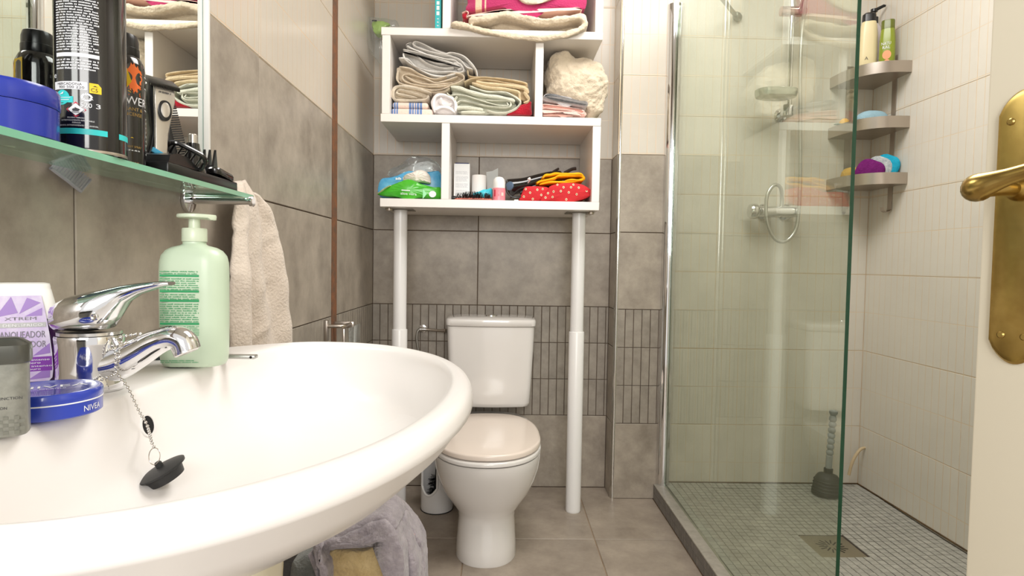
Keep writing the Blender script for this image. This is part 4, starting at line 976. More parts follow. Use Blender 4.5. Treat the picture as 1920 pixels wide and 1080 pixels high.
b = B(); puff(b, k4([(350, -160), (1000, -170), (1680, -160), (1730, -30), (1725, 60), (1680, 100), (1450, 105), (1200, 118), (1000, 110), (800, 90), (500, 108), (340, 125), (275, 95), (300, 20)]), 2.150, 2.45, .022, wob=.001)
mg = b.out('beach_towel', TMG); tag(mg, 'magenta towel with cream stripes lying on the thick beige one', 'towel', 'towels on the top shelf')
b = B(); ribbon(b, k4([(230, 150), (280, 125), (310, 150), (290, 200), (340, 180), (520, 145), (750, 108), (950, 110), (1200, 135), (1450, 120), (1600, 90), (1665, 105), (1650, 128)]), .0038, 2.140, 2.40, seed=82); b.out('hem', mat('pale_pink_hem', (250, 208, 196), .95, spec=.1), mg)
b = B(); puff(b, k4([(235, 160), (290, 150), (320, 185), (295, 228), (245, 215)]), 2.15, 2.38, .006); b.out('red_corner', T_RED, mg)
b = B(); puff(b, [(at(x, y, 2.16).x, at(x, y, 2.16).z) for x, y in k4([(420, -330), (1500, -340), (1560, -230), (1300, -165), (1000, -165), (620, -165), (400, -220)])], 2.16, 2.44, .02, px=False)
puff(b, k4([(830, -240), (900, -40), (1000, 34), (1120, 36), (1260, 0), (1400, -80), (1500, -240)]), 2.128, 2.20, .006)
tag(b.out('folded_towel', T_CREAM), 'cream towel lying over the magenta one, topmost in view', 'towel', 'towels on the top shelf')

# ---- top left compartment: toothpaste carton, hanging bag
b = B(); p, q = at(815.5, 50, 2.16), at(827, 2, 2.16)
bb = thing('carton', 'turquoise carton with white lettering standing on the top shelf', 'carton', (p.x, 2.2, ZT[1]))
b.box(p.x, q.x, 2.160, 2.215, ZT[1]+.0006, ZT[1]+.175, .0008); cbx = b.out('carton_body', mat('turquoise_card', (44, 186, 190), .4), bb)
b = B()
for i, (h_, z) in enumerate(((.012, .088), (.014, .070), (.013, .052))): patch(b, flat_place(((p.x+q.x)/2, 2.1596, ZT[1]+z), (1, 0, 0), (0, 0, 1)), -.005, .005, 0, h_, 1)
for z in (.038, .026, .014): fine_print(b, flat_place(((p.x+q.x)/2, 2.1596, ZT[1]+z), (1, 0, 0), (0, 0, 1)), -.003, .003, 0, .006, 1, .7, .0025)
b.out('white_print', INK_W, cbx, None); keep(bb)
b = B(); puff(b, [(683, 32), (700, 30), (730, 33), (745, 40), (744, 70), (728, 100), (712, 108), (697, 100), (684, 70)], 2.36, 2.46, .03, wob=.004)
bag = tag(b.out('hanging_bag', CLEAR), 'clear plastic bag with something green hanging beside the shelf unit', 'bag')
b = B(); puff(b, [(697, 41), (714, 39), (730, 43), (724, 50), (712, 62), (701, 60)], 2.385, 2.43, .014, wob=.002); b.out('green_content', mat('lime_leaf', (170, 206, 96), .5), bag)
b = B(); b.box(at(698, 38, 2.375).x, at(707, 38, 2.375).x, 2.366, 2.371, at(700, 40, 2.37).z, at(700, 38, 2.37).z); b.out('dark_clip', DARK, bag)
b = B(); b.tube([(XL+.0006, 2.405, 1.862), (-.50, 2.405, 1.858), (-.487, 2.405, 1.848), (-.480, 2.405, 1.856)], .003, 8); tag(b.out('bag_hook', CHROME), 'small chrome wall hook carrying the clear bag', 'hook')

# ---- lower shelf, open end: wipes
zb = ZB[1]
k5 = crop(700, 280, 9.82)
WB = mat('blue_wipes_film', (64, 158, 214), .25, vary=(22, (120, 196, 232)))
b = B(); puff(b, k5([(120, 870), (125, 560), (300, 510), (520, 470), (800, 440), (1050, 410), (1230, 430), (1238, 880), (700, 885)]), 2.235, 2.36, .016, wob=.002)
blw = tag(b.out('wipes_pack', WB), 'blue pack of wipes behind the green pack', 'wipes pack')
b = B(); pfw = flat_place(at(760, 335, 2.222), (1, 0, .03), (0, .1, 1)); fine_print(b, pfw, -.035, .055, -.004, .008, 1, .8, .006); b.out('white_print', INK_W, blw, None)
WG = mat('green_wipes_film', (84, 190, 50), .22, vary=(16, (56, 166, 40)))
b = B(); puff(b, k5([(60, 815), (180, 730), (330, 650), (480, 610), (700, 600), (900, 640), (1100, 690), (1236, 705), (1236, 900), (900, 895), (480, 880), (180, 850)]), 2.165, 2.222, .02, wob=.0015)
grw = tag(b.out('wipes_pack', WG), 'green aloe pack of wipes at the open end of the lowest shelf', 'wipes pack')
pa_ = at(766, 364, 2.140); pgr = flat_place(pa_, (1, 0, -.05), (0, .12, 1))
b = B(); write(b, 'aloe vera', pgr, 0, -.003, .0095, .056); patch(b, pgr, -.025, .005, .011, .0145, 1); b.out('white_lettering', INK_W, grw, None)
b = B(); pc = flat_place(at(811, 364, 2.142), (1, 0, 0), (0, .12, 1)); b.add([pc(.0125*math.cos(2*PI*k/24), .0115*math.sin(2*PI*k/24)) for k in range(24)], [tuple(range(24))]); b.out('white_badge', INK_W, grw, None)
b = B(); b.add([pc(-.034, -.018), pc(-.020, 0), pc(-.034, .018)], [(0, 1, 2)]); b.out('pale_arrow', mat('mint_print', (160, 232, 176), .4), grw, None)
b = B(); ribbon(b, k5([(60, 812), (130, 765), (230, 700), (310, 660)]), .0025, 2.150, 2.185, seed=90); b.out('torn_seal', mat('pale_seal', (226, 232, 190), .4), grw)
b = B(); puff(b, k5([(545, 560), (560, 480), (640, 430), (740, 420), (860, 372), (960, 400), (1030, 470), (1050, 560), (1040, 625), (880, 610), (700, 600), (600, 600)]), 2.195, 2.218, .03, wob=.003)
tag(b.out('wet_wipe', mat('tissue', (236, 226, 216), .8)), 'white wipe pulled out over the green pack', 'wipe')
b = B(); puff(b, k5([(260, 480), (300, 360), (420, 290), (600, 220), (760, 150), (930, 130), (1080, 170), (1200, 270), (1235, 420), (900, 440), (520, 480)]), 2.25, 2.36, .04, 6, wob=.007)
tag(b.out('clear_bag', CLEAR), 'crumpled clear plastic bag lying on the blue wipes', 'bag')
# ---- lower shelf, closed end
k6 = crop(840, 290, 10.8)
def px_box(b, x0, x1, y1, Y, depth, z0=zb+.0006, bev=.0008): p, q = at(x0, y1, Y), at(x1, y1, Y); b.box(p.x, q.x, Y, Y+depth, z0, (p.z+q.z)/2, bev); return p.x, q.x, (p.z+q.z)/2
wc = thing('medicine_carton', 'tall white carton standing by the divider on the lowest shelf', 'carton', (-.16, 2.3, zb))
b = B(); xa, xc, zt_ = px_box(b, 851.5, 881, 307, 2.245, .05); wcb = b.out('carton_body', mat('white_card', (232, 232, 232), .4), wc)
b = B(); b.box(xa+.004, xc-.004, 2.247, 2.292, zt_, zt_+.004, .001); b.out('blue_flap', mat('navy_card', (44, 50, 92), .4), wcb)
b = B(); pw = flat_place(((xa+xc)/2, 2.2446, zb), (1, 0, 0), (0, 0, 1)); hw = (xc-xa)/2*.78
for v0, v1, r_n in ((.104, .116, 4), (.078, .098, 6), (.055, .072, 5), (.030, .048, 5)): fine_print(b, pw, -hw, hw, v0, v1, r_n, .42, .0016)
b.out('grey_print', mat('pale_grey_print', (176, 176, 180), .5), wcb, None); keep(wc)
rl = at(898, 316, 2.24); rr_ = .0268
rol = thing('paper_roll', 'white paper roll standing on end beside the white carton', 'paper roll', (rl.x, 2.27, zb))
b = B(); b.lathe([(rr_*.98, .0006), (rr_, .003), (rr_, .100), (rr_*.97, .1035), (rr_*.55, .104), (.010, .1035)], (rl.x, 2.27, zb), 40); b.lathe([(.010, .1034), (.0095, .094)], (rl.x, 2.27, zb), 24, cap0=False)
b.out('paper', mat('paper_white', (240, 234, 230), .85, bump=(300, .2)), rol)
b = B(); vs = [at(x, y, 2.335) for x, y in k6([(775, 350), (900, 330), (1015, 270), (1010, 560), (900, 700), (790, 740)])]; b.rings([vs, [v+Vector((0, .0015, 0)) for v in vs]]); b.out('loose_sheet', mat('paper_sheet', (214, 216, 214), .8), rol); keep(rol)
b = B(); puff(b, k6([(500, 790), (640, 740), (790, 700), (880, 680), (895, 830), (840, 850), (600, 850)]), 2.205, 2.235, .010, wob=.001)
tag(b.out('cyan_pouch', mat('cyan_film', (70, 206, 226), .3)), 'crumpled cyan wrapper between the brush and the paper roll', 'wrapper')
hb = thing('hair_brush', 'black bristle hair brush lying at the front of the lowest shelf', 'hair brush', (-.13, 2.17, zb))
b = B(); p0, p1 = at(852, 372, 2.165), at(922, 372, 2.165); n_ = 14
b.tube([(p0.x+(p1.x-p0.x)*i/n_, 2.166, zb+.0042+.002*math.sin(PI*i/n_)) for i in range(n_+1)], [.0025]+[.0036]*(n_-1)+[.0025], 10, 2); b.out('brush_back', mat('coral_plastic', (206, 110, 90), .4), hb)
b = B()
for i in range(230):
    t = random.random(); x = p0.x+.006+(p1.x-p0.x-.010)*t; a = random.uniform(-1.25, 1.25); l_ = .016+.008*math.sin(PI*t)
    o_ = Vector((x, 2.166+math.sin(a)*.007, zb+.006+.003*math.cos(a))); d_ = Vector((random.uniform(-.35, .35), math.sin(a), max(.2, math.cos(a)))).normalized()
    b.tube([o_, o_+d_*l_], [.0010, .0005], 4)
br_ = b.out('bristles', BLACK, hb); br_['kind'] = 'stuff'
b = B(); b.lathe([(.0060, 0), (.0075, .006), (.0060, .018)], (0, 0, 0), 14, Matrix.Translation((p0.x-.0105, 2.166, zb+.0085)) @ Matrix.Rotation(PI/2, 4, 'Y')); b.out('handle_end', BLACK, hb); keep(hb)
dp_ = at(935.5, 360, 2.165)
ro = thing('roll_on', 'pink roll-on deodorant with white domed cap on the lowest shelf', 'deodorant', (dp_.x, 2.182, zb))
b = B(); b.lathe([(.0215, .0006), (.0228, .002), (.0232, .044), (.0225, .0465)], (dp_.x, 2.182, zb), 30); rb_ = b.out('bottle_body', mat('pink_plastic', (244, 140, 150), .3), ro)
b = B(); b.lathe([(.0222, .0466), (.0218, .066), (.0195, .078), (.0130, .0855), (.0040, .088)], (dp_.x, 2.182, zb), 30); b.out('cap', PLAST_W, ro)
prr = cyl_place(dp_.x, 2.182, .0232, math.radians(-86), zb)
b = B(); patch(b, prr, .007, .016, .018, .030, 3); b.out('pale_label', mat('rose_label', (250, 204, 196), .4), rb_, None)
b = B(); patch(b, prr, -.020, -.0145, .016, .040, 3); write(b, 'I', prr, -.003, .033, .004); write(b, 'A', prr, -.0025, .018, .005); b.out('red_print', INK_R, rb_, None); keep(ro)
hd2 = thing('hair_dryer', 'black hair dryer lying behind the red pouches with its cable tied', 'hair dryer', (.03, 2.3, zb+.04))
b = B(); b.tube(smooth([at(952, 352, 2.25), at(985, 346, 2.26), at(1020, 336, 2.27), at(1052, 330, 2.28)], 5), [.0300, .0310, .0300, .0285, .027, .026, .026, .0255, .025, .0245, .024, .024, .0235, .023, .022, .020], 20); b.out('barrel', BLACK_G, hd2)
b = B(); b.tube(smooth([at(1040, 345, 2.27), at(1000, 352, 2.255), at(975, 362, 2.25)], 4), [.014, .0145, .015, .015, .0145, .014, .0135, .013, .012], 14); b.out('handle', BLACK, hd2)
b = B(); c_ = at(957, 349, 2.222); Mx = (Vector((-.75, -1, .1))).normalized().to_track_quat('Z', 'Y').to_matrix().to_4x4(); Mx.translation = c_
b.lathe([(.0150, 0), (.0165, .004), (.0150, .008), (.0080, .009)], n=26, M=Mx); b.out('nozzle_ring', mat('slate_blue_plastic', (92, 112, 136), .3), hd2); 
b = B(); b.tube(smooth([at(990, 343, 2.215), at(993, 338, 2.205), at(991, 334, 2.205)], 4), [.002, .0022, .0025, .003, .004, .0055, .0065, .0068, .005], 10); b.out('white_tie', PLAST_W, hd2)
b = B(); b.tube(smooth([at(957, 372, 2.19), at(972, 356, 2.185), at(990, 352, 2.185), at(985, 366, 2.18), at(965, 370, 2.175), at(952, 362, 2.18), at(947, 345, 2.19)], 6), .0030, 8); b.out('cable', BLACK, hd2); keep(hd2)
b = B(); b.box(at(964, 376, 2.155).x, at(972, 376, 2.155).x, 2.15, 2.157, zb+.0005, zb+.0045, .001); tag(b.out('white_stopper', PLAST_W), 'small white stopper lying before the hair dryer', 'stopper')
# patterned red pouches, yellow cloth, dark clips
POUCH = mat('red_pouch_cloth', (204, 50, 56), .8, spec=.2, bump=(300, .4))
MOT1 = mat('cream_motif', (244, 214, 176), .8); MOT2 = mat('dark_motif', (92, 84, 66), .8)
k7 = crop(960, 290, 10.8)
def pouch(name, label, outline, Y, yb_, motifs, seed):
    b = B(); puff(b, k7(outline), Y, yb_, .016, 6, seed=seed, wob=.0008); o = tag(b.out(name, POUCH), label, 'pouch')
    dg = bpy.context.evaluated_depsgraph_get(); bpy.context.view_layer.update()
    b1, b2 = B(), B()
    for x, y in motifs:
        q = at(960+x/10.8, 290+y/10.8, Y)
        hit, loc, nor, _ = o.ray_cast(Vector((q.x, Y-.2, q.z)), Vector((0, 1, 0)))
        if not hit: continue
        nor = nor.normalized(); ux_ = Vector((1, 0, 0))-nor*nor.x; ux_.normalize(); uy_ = nor.cross(ux_)*-1
        for bb_, r, off in ((b1, .0046, .0005), (b2, .0021, .0009)):
            bb_.add([loc+nor*off+(ux_*math.cos(2*PI*k/8+.4)*.85+uy_*math.sin(2*PI*k/8+.4))*r for k in range(8)], [tuple(range(8))])
    b1.out('cream_motifs', MOT1, o, None)['kind'] = 'stuff'; b2.out('dark_motifs', MOT2, o, None)['kind'] = 'stuff'
    return o
pouch('red_pouch', 'red patterned pouch beside the hair dryer, smaller of the two', [(150, 930), (200, 780), (270, 650), (450, 640), (700, 650), (760, 720), (700, 860), (600, 925), (380, 938)], 2.172, 2.22, [(365, 775), (510, 715), (590, 820), (420, 900), (240, 850), (280, 700), (650, 900), (620, 700)], 1)
pouch('red_pouch', 'red patterned pouch at the end panel, sagging over the shelf edge', [(580, 930), (700, 740), (800, 620), (1100, 570), (1400, 590), (1590, 700), (1600, 790), (1540, 860), (1300, 940), (1000, 1010), (910, 950), (760, 935)], 2.160, 2.32, [(680, 870), (820, 860), (840, 750), (985, 745), (1145, 770), (1305, 805), (1095, 910), (1040, 665), (1190, 665), (1350, 670), (1510, 735), (730, 780), (1240, 610), (920, 610)], 2)
b = B()
YEL = mat('yellow_knit', (248, 184, 30), .85, spec=.15, bump=(220, .6), vary=(30, (240, 164, 24)))
for i, p in enumerate(([(510, 580), (560, 545), (700, 515), (850, 480), (940, 430), (1100, 425), (1300, 415), (1420, 430), (1450, 490), (1360, 520), (1200, 510), (1080, 530)], [(620, 470), (680, 420), (780, 410), (900, 385), (1050, 395), (1250, 390), (1400, 390), (1440, 440)], [(560, 600), (760, 560), (950, 560), (1100, 560), (1250, 545), (1400, 520)])): ribbon(b, k7(p), .0100, 2.185, 2.27, seed=95+i)
tag(b.out('yellow_scarf', YEL), 'yellow knitted cloth folded on the red pouch', 'cloth')
for lbl, p in (('thin black hair clip sticking up behind the yellow cloth', [(780, 385), (860, 330), (950, 280)]), ('dark brown hair claw behind the yellow cloth', [(1060, 375), (1160, 320), (1230, 290), (1300, 280)])):
    b = B(); b.tube(smooth([at(960+x/10.8, 290+y/10.8, 2.285) for x, y in p], 4), .0042 if 'thin' in lbl else .0062, 8); tag(b.out('hair_clip', mat('dark_horn', (44, 34, 30), .35)), lbl, 'hair clip')
# ------------------------------------------------------------------ toilet
TC = -.032
wc = thing('toilet', 'white ceramic toilet with a pale beige lid under the shelf unit', 'toilet', (TC, 2.15, 0))
def egg(hw, yf, yb, n=56, p=2.2, pb=3.2, wy=None):
    """outline with a round front at yf and a squarer back at yb; wy = depth of the widest place"""
    wy = wy if wy is not None else yf+(yb-yf)*.45; o = []
    for k in range(n):
        t = 2*PI*k/n; c, s = math.cos(t), math.sin(t)
        pp = p if s < 0 else pb
        o.append((TC+math.copysign(abs(c)**(2/pp), c)*hw, wy+math.copysign(abs(s)**(2/pp), s)*((wy-yf) if s < 0 else (yb-wy))))
    return o
b = B()
loft(b, [(egg(.0965, 1.812, 2.46, wy=1.93), 0), (egg(.0975, 1.811, 2.46, wy=1.93), .004), (egg(.0955, 1.817, 2.46, wy=1.93), .040), (egg(.0920, 1.830, 2.46, wy=1.94), .090), (egg(.0910, 1.842, 2.46, wy=1.95), .120), (egg(.0960, 1.838, 2.46, wy=1.95), .142),
    (egg(.116, 1.820, 2.46, wy=1.95), .170), (egg(.140, 1.798, 2.46, wy=1.95), .205), (egg(.160, 1.778, 2.46, wy=1.96), .245), (egg(.1715, 1.764, 2.46, wy=1.97), .285), (egg(.1745, 1.759, 2.46, wy=1.975), .315), (egg(.1735, 1.760, 2.46, wy=1.975), .3245)])
b.out('bowl', TOILET, wc, 60)
def slab2(name, hw, yf, yb, z0, z1, m, r=.006, wy=1.985, pb=2.6):
    b = B(); loft(b, [(egg(hw-r*.7, yf+r*.7, yb-r*.7, wy=wy, pb=pb), z0), (egg(hw, yf, yb, wy=wy, pb=pb), z0+r*.5), (egg(hw, yf, yb, wy=wy, pb=pb), z1-r), (egg(hw-r*.35, yf+r*.35, yb-r*.3, wy=wy, pb=pb), z1-r*.3), (egg(hw-r*1.5, yf+r*1.5, yb-r*1.5, wy=wy, pb=pb), z1), (egg(hw*.5, yf+.12, yb-.12, wy=wy, pb=pb), z1+.0015)]); return b.out(name, m, wc, 50)
slab2('seat_ring', .1755, 1.757, 2.26, .3262, .3425, TOILET)
slab2('lid', .1735, 1.762, 2.275, .3445, .3640, LIDM)
b = B()
for sx in (-.075, .075): b.lathe([(.012, 0), (.012, .014), (.009, .017)], (TC+sx, 2.272, .3250), 18)
b.out('hinges', TOILET, wc)
def cis(hw, y0, y1, r=.045, bow=.012, n=10):
    o = []
    for k in range(n+1): t = k/n; x = -hw+r*.6+(2*hw-r*1.2)*t; o.append((TC+x, y0-bow*math.sin(PI*t)))
    for a in range(1, 6): t = math.radians(-90+90*a/6); o.append((TC+hw-r*.6+r*.6*math.cos(t), y0+r*.6+r*.6*math.sin(t)))
    o += [(TC+hw, y1-.012), (TC+hw-.012, y1), (TC-hw+.012, y1), (TC-hw, y1-.012)]
    for a in range(1, 6): t = math.radians(180+90*a/6); o.append((TC-hw+r*.6+r*.6*math.cos(t), y0+r*.6+r*.6*math.sin(t)))
    return o
b = B(); loft(b, [(cis(.140, 2.325, 2.482), .3745), (cis(.150, 2.315, 2.484), .380), (cis(.1545, 2.311, 2.485), .392), (cis(.158, 2.309, 2.486), .45), (cis(.1655, 2.303, 2.487), .60), (cis(.1685, 2.300, 2.487), .6875)]); b.out('cistern', TOILET, wc, 50)
b = B(); loft(b, [(cis(.1685, 2.300, 2.487), .6885), (cis(.1725, 2.296, 2.488), .692), (cis(.1735, 2.295, 2.4885), .709), (cis(.1715, 2.297, 2.487), .7155), (cis(.160, 2.307, 2.480), .7195), (cis(.120, 2.335, 2.463), .7225), (cis(.05, 2.37, 2.43), .7245)]); b.out('cistern_lid', TOILET, wc, 50)
b = B(); b.lathe([(.0245, .7235), (.0240, .7275), (.0215, .7290), (.0190, .7285)], (TC, 2.375, 0), 32); fb = b.out('flush_button', CHROME, wc)
keep(wc)
vl = thing('supply_valve', 'metal angle valve with braided hose feeding the cistern', 'valve', (-.3, 2.47, .64))
b = B(); Mx = Matrix.Rotation(PI/2, 4, 'X'); Mx.translation = (-.315, YB-.0006, .657)
b.lathe([(.016, 0), (.016, .003), (.009, .005), (.009, .032), (.006, .034)], n=22, M=Mx); b.tube([(-.324, 2.462, .657), (-.298, 2.462, .657)], .0085, 14); b.out('valve_body', CHROME_D, vl)
b = B(); b.tube([(-.298, 2.462, .657), (-.29, 2.462, .656), (-.245, 2.455, .654), (-.216, 2.447, .655)], [.0055, .0055, .0055, .008], 12); b.out('supply_pipe', STEEL, vl)
b = B(); b.tube(smooth([(-.324, 2.462, .657), (-.333, 2.460, .645), (-.334, 2.458, .61), (-.326, 2.458, .56)], 4), .0052, 10); b.out('braided_hose', mat('braided_steel', (150, 146, 138), .4, .7), vl); keep(vl)
# brush holder on the floor
hx, hy, hr = -.2255, 2.262, .0605
bh = thing('brush_holder', 'white round toilet brush holder with a cut-out beside the toilet', 'brush holder', (hx, hy, 0))
b = B(); n = 48; rs = []; front = math.radians(-118)
hts = [0, .003, .03, .06, .075, .09, .105, .12, .15, .18, .20]
def open_at(a, z):
    d = (a-front+PI) % (2*PI)-PI
    return z > .068 and abs(d) < .60*min(1, math.sqrt(max(0, (z-.068)/.03)))
def wall_ring(r, z): return [Vector((hx+r*math.cos(2*PI*k/n), hy+r*math.sin(2*PI*k/n), z)) for k in range(n)]
b = B(); nz = 24; vs = []; 
for j in range(nz+1): vs += wall_ring(hr-.001+(.001 if j else 0), .0008+.205*j/nz)
fs = [tuple(reversed(range(n)))]
for j in range(nz):
    for k in range(n):
        if open_at(2*PI*(k+.5)/n, .0008+.205*(j+.5)/nz): continue
        fs.append((j*n+k, j*n+(k+1) % n, (j+1)*n+(k+1) % n, (j+1)*n+k))
me = mesh_of('shell', vs, fs, mat('holder_plastic', (226, 224, 222), .25)); o = link('shell', me, bh); sd = o.modifiers.new('t', 'SOLIDIFY'); sd.thickness = .0045; sd.offset = -1
b = B(); b.lathe([(.0615, .0002), (.0618, .0030)], (hx, hy, 0), 40); b.out('foot_ring', RUBBER, bh)
b = B(); rim = []
for k in range(25):
    a = -.60+1.20*k/24; z = .068+.03*(abs(a)/.60)**2; rim.append(Vector((hx+(hr-.001)*math.cos(front+a), hy+(hr-.001)*math.sin(front+a), z)))
rim = [Vector((rim[0].x, rim[0].y, .204))]+rim+[Vector((rim[-1].x, rim[-1].y, .204))]
b.tube(rim, .0045, 8); b.out('rim', MATS['holder_plastic'], bh); keep(bh)
tb_ = thing('toilet_brush', 'black toilet brush standing inside its white holder', 'brush', (hx, hy, .02))
b = B()
for i in range(220):
    a = random.uniform(0, 2*PI); z = random.uniform(.03, .12); l_ = random.uniform(.028, .040); b.tube([(hx, hy, z), (hx+l_*math.cos(a), hy+l_*math.sin(a), z+random.uniform(-.006, .006))], [.0012, .0010], 4)
q_ = b.out('bristles', BLACK, tb_); q_['kind'] = 'stuff'
b = B(); b.lathe([(.012, .008), (.012, .12), (.008, .13), (.0075, .36), (.011, .37), (.011, .41), (.004, .415)], (hx, hy, 0), 20); b.out('handle', BLACK, tb_); keep(tb_)

# ------------------------------------------------------------------ laundry under the basin
lb2 = thing('laundry_basket', 'dark laundry basket under the basin, covered by towels', 'basket', (-.33, 1.30, 0))
b = B(); loft(b, [(rrect(.24, .30, .06, 8, (-.36, 1.260)), .001), (rrect(.27, .33, .07, 8, (-.36, 1.260)), .28)]); b.out('basket_body', mat('dark_wicker', (44, 40, 38), .8, bump=(120, 1)), lb2)
b = B(); b.tube([Vector((x, y, .282)) for x, y in rrect(.274, .334, .07, 8, (-.36, 1.260))], .006, 8, closed=True); b.out('rim', mat('dark_wicker', (44, 40, 38), .8), lb2); keep(lb2)
YL = 1.10
kL = crop(540, 930, 6.4)
b = B(); puff(b, kL([(470, 700), (700, 660), (900, 665), (1050, 605), (1200, 625), (1185, 760), (1165, 960), (1150, 1500), (480, 1500), (465, 950)]), YL+.03, 1.16, .016)
tag(fuzz(b.out('sand_towel', T_SAND), .004, .012, 2), 'sand coloured towel under the grey lilac towel below the basin', 'towel', None)
b = B()
for i, (p, th, ya, yb_) in enumerate((
    ([(380, 640), (520, 600), (700, 545), (850, 470), (1000, 400), (1130, 370), (1200, 420), (1260, 560), (1310, 720), (1335, 950), (1340, 1500)], .0210, YL, YL+.075),
    ([(480, 640), (660, 600), (860, 605), (980, 560), (1100, 500), (1180, 540)], .0150, YL-.002, YL+.03),
    ([(480, 560), (760, 420), (960, 330), (1120, 265), (1220, 300), (1290, 420)], .0150, YL+.01, YL+.12),
    ([(900, 320), (1080, 230), (1230, 165), (1340, 250), (1440, 360), (1530, 500), (1580, 620), (1600, 800), (1608, 960), (1610, 1500)], .0100, YL+.10, YL+.17),
    ([(1290, 360), (1360, 520), (1430, 700), (1480, 900), (1500, 1500)], .0240, YL+.05, YL+.13),
    ([(1380, 480), (1500, 700), (1560, 900), (1570, 1500)], .0200, YL+.09, YL+.15),
    ([(400, 600), (330, 640), (330, 720), (380, 850), (420, 960), (440, 1500)], .0140, YL-.01, YL+.06),
    ([(250, 700), (300, 760), (340, 880), (370, 1500)], .0100, YL+.0, YL+.08))): ribbon(b, kL(p), th, ya, yb_, seed=110+i, jit=.002)
puff(b, kL([(250, 760), (420, 640), (760, 500), (1120, 300), (1200, 200), (1250, 420), (1000, 480), (700, 580), (460, 660), (420, 960), (300, 960)]), YL+.10, 1.27, .01)
gt = tag(fuzz(b.out('grey_towel', T_LILAC), .004, .010, 1), 'grey lilac towel draped over the laundry below the basin', 'towel')
b = B(); ribbon(b, kL([(960, 285), (1080, 255), (1160, 262), (1260, 280), (1360, 340), (1450, 410), (1510, 480)]), .0030, YL+.095, YL+.12, seed=130); b.out('pink_hem', mat('dusty_pink_hem', (196, 160, 156), .9), gt)
b = B(); puff(b, kL([(30, 860), (120, 770), (240, 720), (330, 860), (360, 1000), (360, 1500), (30, 1500)]), YL+.05, 1.3, .014)
tag(fuzz(b.out('slate_towel', T_DKGREY), .004, .010, 1), 'dark slate towel bunched beside the basin pedestal', 'towel')

# ------------------------------------------------------------------ shower
GX0, GX1, GYN = .6615, .6685, 1.141
scr = thing('shower_screen', 'tall fixed greenish glass shower screen with a chrome wall profile', 'shower screen', (.665, 1.75, .0627))
b = B(); b.box(GX0, GX1, GYN+.0012, YP-.012, .0630, 1.93); b.out('glass_pane', PANE, scr)
b = B(); b.box(GX0, GX1, GYN, GYN+.0012, .0630, 1.93); b.out('glass_edge', GLASSEDGE, scr)
b = B(); b.rings([[Vector((x, y, z)) for x, y in ((.633, YP-.0006), (.633, YP-.010), (.640, YP-.022), (.655, YP-.030), (.6612, YP-.030), (.6612, YP-.004), (.6688, YP-.004), (.6688, YP-.030), (.678, YP-.028), (.678, YP-.0006))] for z in (.0630, 1.938)]); b.out('wall_profile', CHROME, scr, 50)
b = B(); br0, br1 = Vector((.665, 2.080, 1.927)), Vector((.905, YP-.001, 1.897)); b.tube([br0, br0+(br1-br0)*.97], .0085, 14); b.out('brace_bar', mat('satin_nickel', (150, 150, 140), .3, .9), scr)
b = B(); Mx = (br0-br1).normalized().to_track_quat('Z', 'Y').to_matrix().to_4x4(); Mx.translation = br1+Vector((0, -.004, 0)); b.lathe([(.016, -.004), (.0165, .006), (.0135, .022), (.009, .026)], n=22, M=Mx); b.out('brace_flange', MATS['satin_nickel'], scr)
b = B(); b.box(.657, .673, 2.066, 2.094, 1.905, 1.945, .003); b.out('glass_clamp', CHROME, scr)
keep(scr)
rail = thing('shower_rail', 'chrome shower rail with slider, soap dish and hose on the shower wall', 'shower rail', (1.09, 2.31, 1.6))
RX, RY = 1.0865, 2.305
b = B(); b.tube([(RX, RY, 1.505), (RX, RY, 2.22)], .0105, 16); b.out('pole', CHROME, rail)
for z in (1.525, 2.19):
    b = B(); b.tube([(RX, RY, z), (RX, YP-.004, z)], [.014, .014], 16); b.lathe([(.026, 0), (.027, .004), (.020, .012)], (0, 0, 0), 24, Matrix.Translation((RX, YP-.0006, z)) @ Matrix.Rotation(PI/2, 4, 'X')); b.out('wall_mount', CHROME, rail)
b = B(); b.lathe([(.010, -.035), (.0215, -.034), (.0225, .0), (.0200, .006), (.012, .010)], (RX-.013, RY-.015, 1.538), 24, Matrix.Identity(4)); b.out('lower_socket', CHROME, rail)
b = B(); Mx = Matrix.Rotation(PI/2, 4, 'Y'); Mx.translation = (RX-.046, RY-.003, 1.897); b.lathe([(.010, 0), (.0175, .002), (.0185, .03), (.0185, .075), (.0165, .094), (.012, .097)], n=26, M=Mx); b.out('slider', mat('rosy_chrome', (206, 178, 172), .2, .85), rail)
b = B(); b.tube([(RX+.030, RY-.012, 1.897), (RX+.022, RY-.055, 1.945), (RX+.022, RY-.075, 2.02)], [.012, .0145, .012], 16); b.out('hand_shower_grip', CHROME, rail)
b = B(); loft(b, [(rrect(.150*s_, .095*s_, .042*s_, 8, (RX-.075, RY-.055)), z) for s_, z in ((.72, 1.557), (.95, 1.562), (1, 1.575), (1, 1.587), (.94, 1.589), (.90, 1.581))]); b.out('soap_dish', mat('greenish_chrome', (176, 182, 170), .2, .6), rail); keep(rail)
mx_ = thing('shower_mixer', 'chrome bar shower mixer with a metal hose looping from it', 'shower mixer', (1.05, 2.33, 1.15))
MY = 2.312
b = B(); Mx = Matrix.Rotation(PI/2, 4, 'Y'); Mx.translation = (.985, MY, 1.146); b.lathe([(.016, 0), (.0205, .003), (.0210, .120), (.0205, .155), (.014, .160)], n=28, M=Mx); b.out('mixer_body', CHROME, mx_)
b = B(); Mx.translation = (.950, MY, 1.146); b.lathe([(.010, 0), (.0250, .002), (.0290, .010), (.0290, .027), (.0240, .034)], n=28, M=Mx); b.out('knob', CHROME_D, mx_)
